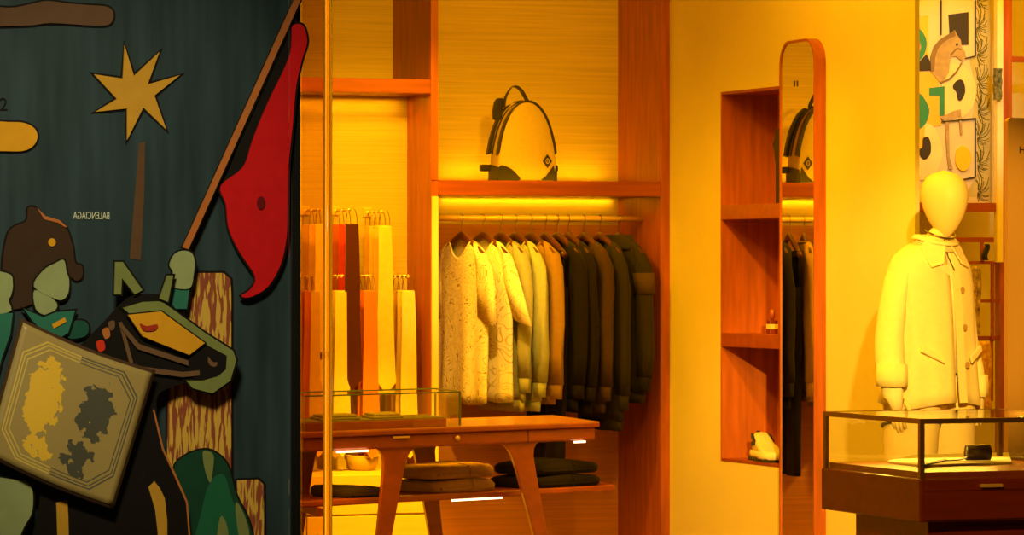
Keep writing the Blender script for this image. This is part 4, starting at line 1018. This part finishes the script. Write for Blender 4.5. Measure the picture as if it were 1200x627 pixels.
# flag on its pole
r = cutroot('flag_cutout', 'large red swallow flag on orange pole, held up by a pale green fist', 'flag', 300, 200, .03)
cut(r, 'flag', [(343,30),(355,30),(360,49),(354,70),(347,102),(343,147),(338,196),(337,240),(336,277),(329,310),(314,336),(294,348),(283,347),(294,339),(299,324),(280,294),(268,267),(265,240),(259,218),(285,196),(296,165),(313,123),(338,70),(342,45)], K['red'], .026, ol=2.4)
cut(r, 'black_backing', [(346,22),(350,10),(345,40),(338,72),(313,123),(298,160),(287,192),(262,214),(268,200),(300,122),(330,58)], K['black'], .018, sm=False, outl=False)  # black backing between the pole and the flag
cut(r, 'flag_pole', [(350,-12),(358,-12),(221,292),(214,290)], K['pole'], .040, sm=False, ol=1.6)
cut(r, 'hand', [(213,294),(224,296),(228,306),(227,321),(222,338),(200,335),(203,320),(199,311),(204,299)], K['green'], .052)
cut(r, 'sleeve', [(197,338),(222,339),(219,362),(190,362)], K['teal'], .046, sm=False)
bl = cut(r, 'ring_mark', [(306+5*math.cos(a), 238+8*math.sin(a)) for a in [i*PI/6 for i in range(12)]], cmat('dark_red', (.12, .004, .005)), .0375, th=.002, sm=False, outl=False)
# scribbled posts
r = cutroot('post_cutout', 'tall ochre post with red brown scribbles behind the horse nose', 'cutout', 233, 430, 0)
cut(r, 'post', [(225,320),(262,320),(270,327),(271,345),(271,640),(195,640),(197,470),(207,400),(218,330)], K['scribble'], .001, sm=False, ol=2.6)
r = cutroot('block_cutout', 'short scribbled ochre block at the bottom right of the display board', 'cutout', 296, 600, 0)
cut(r, 'block', [(278,563),(303,562),(309,568),(310,680),(278,680)], K['scribble'], .001, sm=False, ol=2.6)
# green mound
r = cutroot('mound_cutout', 'dark green rounded knee shape with pale highlights at the bottom of the display', 'cutout', 250, 590, .02)
cut(r, 'mound', [(204,552),(218,534),(240,527),(256,533),(268,548),(277,581),(291,609),(300,650),(300,690),(212,690),(216,600)], K['dgreen'], .014)
cut(r, 'mid_fold', [(246,566),(262,556),(272,585),(284,612),(288,650),(230,650),(236,600)], K['mgreen'], .0245, th=.003, outl=False)
cut(r, 'pale_fold', [(238,529),(250,533),(249,555),(246,566),(240,550)], K['olive'], .028, th=.002, outl=False)
cut(r, 'pale_fold', [(276,590),(284,598),(292,622),(290,640),(280,628)], K['olive'], .028, th=.002, outl=False)
cut(r, 'pale_fold', [(258,606),(266,616),(268,645),(254,645)], K['olive'], .028, th=.002, outl=False)
# soldier figure
r = cutroot('soldier_cutout', 'figure cutout in tall brown hat with pale green face and teal collar', 'figure cutout', 55, 340, .0)
cut(r, 'hat', [(33,244),(42,244),(52,255),(69,260),(78,268),(85,288),(88,308),(96,312),(96,325),(89,329),(80,325),(60,335),(38,356),(10,362),(5,342),(3,311),(8,278),(16,266),(31,259)], K['hat'], .001)
cut(r, 'hat_rim', [(43,243),(53,253),(70,258),(79,266),(76,266),(68,261),(52,257)], K['orange'], .0115, th=.002, outl=False, sm=False)
cut(r, 'face', [(75,305),(78,319),(81,328),(80,343),(74,351),(64,350),(40,336),(51,317),(66,308)], K['green'], .014)
cut(r, 'neck', [(41,340),(64,352),(66,362),(54,369),(42,362)], K['green'], .0125)
cut(r, 'button', [(61+4.5*math.cos(a), 284+4.8*math.sin(a)) for a in [i*PI/6 for i in range(12)]], K['yellow'], .0125, th=.004, sm=False, outl=False)
cut(r, 'collar', [(28,362),(51,372),(66,366),(88,364),(80,390),(64,400),(38,376)], K['teal'], .025, sm=False)
cut(r, 'shoulder_bar', [(61,380),(76,372),(78,377),(63,385)], K['yellow'], .036, th=.003, sm=False, outl=False)
cut(r, 'shoulder', [(84,378),(98,376),(104,383),(100,394),(80,396)], cmat('deep_teal', (.012, .07, .05)), .0105)
r = cutroot('rider_cutout', 'pale green profile with teal coat cropped by the left edge', 'figure cutout', -10, 380, .0)
cut(r, 'face', [(-40,318),(8,320),(15,332),(13,346),(10,352),(10,366),(-40,366)], K['green'], .014)
cut(r, 'coat', [(-60,367),(15,367),(12,392),(2,420),(-5,450),(-60,450)], K['teal'], .014, sm=False)
# horse
r = cutroot('horse_cutout', 'black horse cutout with yellow face and olive rim on the display board', 'horse cutout', 190, 480, .05)
cut(r, 'body', [(84,420),(100,400),(121,378),(142,356),(160,345),(190,346),(206,362),(224,385),(225,440),(205,452),(186,462),(184,485),(191,527),(207,562),(218,588),(222,640),(222,690),(40,690),(45,600),(60,500)], K['black'], .060, outl=False)
cut(r, 'rim_line', [(179,480),(181,480),(192,526),(208,560),(220,588),(224,640),(222,640),(218,589),(206,562),(190,527)], K['orange'], .0712, th=.002, sm=False, outl=False)
cut(r, 'nose_rim', [(144,361),(167,354),(189,353),(206,365),(240,390),(273,411),(277,422),(270,446),(249,461),(226,455),(218,446),(238,446),(256,441),(265,433),(266,417),(238,402),(190,367),(151,367)], K['olive'], .073, sm=False)
cut(r, 'muzzle', [(222,417),(240,403),(252,406),(265,417),(265,433),(255,441),(236,445),(224,440)], K['black'], .0705, outl=False)
cut(r, 'ear', [(135,307),(144,307),(167,340),(158,345),(143,326),(142,345),(134,345)], K['olive'], .074, sm=False)
cut(r, 'ear', [(196,323),(203,323),(197,354),(187,350)], K['olive'], .0841, sm=False)
cut(r, 'face_plate', [(150,369),(170,367),(189,365),(240,402),(222,416),(189,403),(167,394)], K['yellow'], .0845, sm=False, ol=1.6)
cut(r, 'eye', [(164,379),(172,382),(184,380),(184,385),(178,388),(168,387)], cmat('eye_red', (.35, .03, .01)), .096, th=.003, outl=False)
cut(r, 'halter', [(139,378),(143,377),(158,432),(154,434)], K['strap'], .0715, th=.004, sm=False, outl=False)
cut(r, 'halter', [(143,379),(163,403),(222,423),(222,429),(161,409),(141,384)], K['strap'], .0760, th=.004, sm=False, outl=False)
cut(r, 'halter', [(156,428),(214,436),(234,434),(234,440),(214,442),(156,434)], K['strap'], .0805, th=.004, sm=False, outl=False)
cut(r, 'nostril', [(244,418),(249,424),(255,425),(252,430),(245,427)], K['strap'], .081, th=.003, outl=False)
cut(r, 'bridle_patch', [(113,401),(121,399),(123,409),(116,412)], K['redpatch'], .0715, th=.003, outl=False)
cut(r, 'bridle_patch', [(120,387),(127,384),(129,394),(123,397)], K['orange'], .0715, th=.003, outl=False)
cut(r, 'bridle_patch', [(127,378),(134,376),(134,385),(129,387)], K['strap'], .0715, th=.003, outl=False)
cut(r, 'rein', [(174,571),(181,564),(188,573),(193,584),(196,610),(196,690),(185,690),(185,625),(182,598)], K['star'], .0715, th=.004, sm=False, outl=False)
cut(r, 'rein', [(66,589),(79,586),(80,605),(82,690),(69,690),(67,620)], K['star'], .0715, th=.004, sm=False, outl=False)
cut(r, 'pale_leg', [(-30,566),(16,562),(36,569),(38,598),(28,618),(10,650),(-30,650)], K['green'], .0715)

# silk scarf square in front
def scarf_mat():
    m, n, l, b = nodes('printed_silk_square'); b.inputs['Roughness'].default_value = .45
    tc = n.new('ShaderNodeTexCoord'); sx = n.new('ShaderNodeSeparateXYZ'); l.new(tc.outputs['UV'], sx.inputs[0])
    def mth(op, a, b_=None, c_=None):
        q = n.new('ShaderNodeMath'); q.operation = op
        for i, v in enumerate((a, b_, c_)):
            if v is None: continue
            if isinstance(v, (int, float)): q.inputs[i].default_value = v
            else: l.new(v, q.inputs[i])
        return q.outputs[0]
    u, v = sx.outputs[0], sx.outputs[1]
    au = mth('ABSOLUTE', mth('SUBTRACT', u, .5)); av = mth('ABSOLUTE', mth('SUBTRACT', v, .5))
    # octagonal frame distance
    d0 = mth('MAXIMUM', mth('MAXIMUM', au, av), mth('MULTIPLY', mth('ADD', au, av), .60))
    ln = mth('ADD', mth('COMPARE', d0, .445, .005), mth('ADD', mth('COMPARE', d0, .425, .004), mth('COMPARE', d0, .40, .004)))
    nz = n.new('ShaderNodeTexNoise'); nz.inputs['Scale'].default_value = 13; nz.inputs['Detail'].default_value = 6; l.new(tc.outputs['UV'], nz.inputs['Vector'])
    # two motif blobs: gold on the left half, grey on the right half
    def blob(cu, cv, ru, rv, thr):
        e = mth('ADD', mth('POWER', mth('DIVIDE', mth('SUBTRACT', u, cu), ru), 2), mth('POWER', mth('DIVIDE', mth('SUBTRACT', v, cv), rv), 2))
        return mth('GREATER_THAN', mth('ADD', mth('MULTIPLY', nz.outputs['Fac'], 2.6), mth('MULTIPLY', e, -1.0)), thr)
    gold = mth('MAXIMUM', blob(.28, .56, .15, .33, .62), blob(.33, .2, .16, .12, .9)); grey = mth('MAXIMUM', blob(.68, .6, .15, .24, .62), blob(.64, .24, .16, .18, .85))
    def mix(f, a, c_):
        q = n.new('ShaderNodeMixRGB'); l.new(f, q.inputs[0])
        if isinstance(a, tuple): q.inputs[1].default_value = (*a, 1)
        else: l.new(a, q.inputs[1])
        q.inputs[2].default_value = (*c_, 1); return q.outputs[0]
    c1 = mix(gold, (.34, .235, .075), (.74, .43, .03)); c1 = mix(grey, c1, (.07, .065, .045)); 
    left = mth('LESS_THAN', u, .47); lg = mth('MULTIPLY', ln, left); lk = mth('MULTIPLY', ln, mth('SUBTRACT', 1, left))
    c1 = mix(lg, c1, (.62, .42, .08)); c1 = mix(lk, c1, (.09, .08, .06))
    l.new(c1, b.inputs['Base Color']); return m
def scarf():
    Ys = YP-.125
    TL, TR, BR, BL = [VY(x, y, Ys) for x, y in ((27, 378), (178, 437), (131, 592), (-14, 530))]
    o_ = (TL+TR+BR+BL)/4; r = empty('silk_scarf', 'framed square printed silk scarf with gold and grey motifs hung askew before the horse', 'scarf', o_)
    N = 24
    def grid(k, thick, name, m, dy):
        vs_, fs_, uv = [], [], []
        for j in range(N+1):
            for i in range(N+1):
                s, t2 = i/N, j/N; s2 = .5+(s-.5)*k; t3 = .5+(t2-.5)*k
                p_ = (BL*(1-s2)+BR*s2)*(1-t3)+(TL*(1-s2)+TR*s2)*t3
                p_ = p_+Vector((0, -.005*math.sin(s2*PI)*math.sin(t3*PI)+.0022*math.sin(s2*9+t3*4)+dy, -.010*math.sin(PI*s2)))
                vs_.append(p_-o_); uv.append((s, t2))
        for j in range(N):
            for i in range(N): q = j*(N+1)+i; fs_.append((q, q+1, q+N+2, q+N+1))
        me = bpy.data.meshes.new(name); me.from_pydata(vs_, [], fs_); me.update()
        ul = me.uv_layers.new(name='UV')
        for lp in me.loops: ul.data[lp.index].uv = uv[lp.vertex_index]
        ob = bpy.data.objects.new(name, me); C.objects.link(ob); ob.parent = r; me.materials.append(m)
        for p_ in me.polygons: p_.use_smooth = True
        q = ob.modifiers.new('solid', 'SOLIDIFY'); q.thickness = thick; q.offset = 0
    grid(1.0, .002, 'silk', scarf_mat(), 0)
    grid(1.05, .004, 'backing_frame', cmat('scarf_border', (.06, .03, .015)), .0045)
    # two pegs hold it off the board
    for s2, t3 in ((.62, .9), (.85, .9)):
        p_ = (BL*(1-s2)+BR*s2)*(1-t3)+(TL*(1-s2)+TR*s2)*t3
        MB().tube([Vector((p_.x, Ys+.012, p_.z))-o_, Vector((p_.x, YP-.0705, p_.z))-o_], .006, 8).build('hanging_peg', M['steel'], r)
scarf()

g0 = VY(-60, 300, YP).x-.6
struct('window_1', MB().box((g0, YP-.262, 0), (VY(338, 300, YP-.25).x, YP-.25, ZC)), M['glass'])

# ------------------------------------------------------------------ glass door beside the display
gd = empty('glass_door', 'glass door leaf with a clear acrylic pull bar beside the dark display', 'door', VY(371, 313, YP+.03)*1.0)
gd.location.z = 0
a = VY(353, 300, YP+.03); b = VY(379, 300, YP+.03)
MB().box((a.x, YP+.02, .02), (b.x, YP+.032, 2.6)).build('pane', M['glassdoor'], gd, world=True)
c0 = VY(384, 300, YP+.03); rr_ = (VY(390, 300, YP+.03).x-VY(378.5, 300, YP+.03).x)/2*1.0
MB().tube([(c0.x, YP+.03, .25), (c0.x, YP+.03, 2.3)], rr_*.9, 20).build('pull_bar', M['acrylic'], gd, world=True, smooth=True)
for z_ in (.35, 1.12, 2.2):
    MB().box((b.x-.01, YP+.016, z_-.012), (c0.x, YP+.036, z_+.012)).build('bracket', M['acrylic'], gd, world=True, bevel=.003)
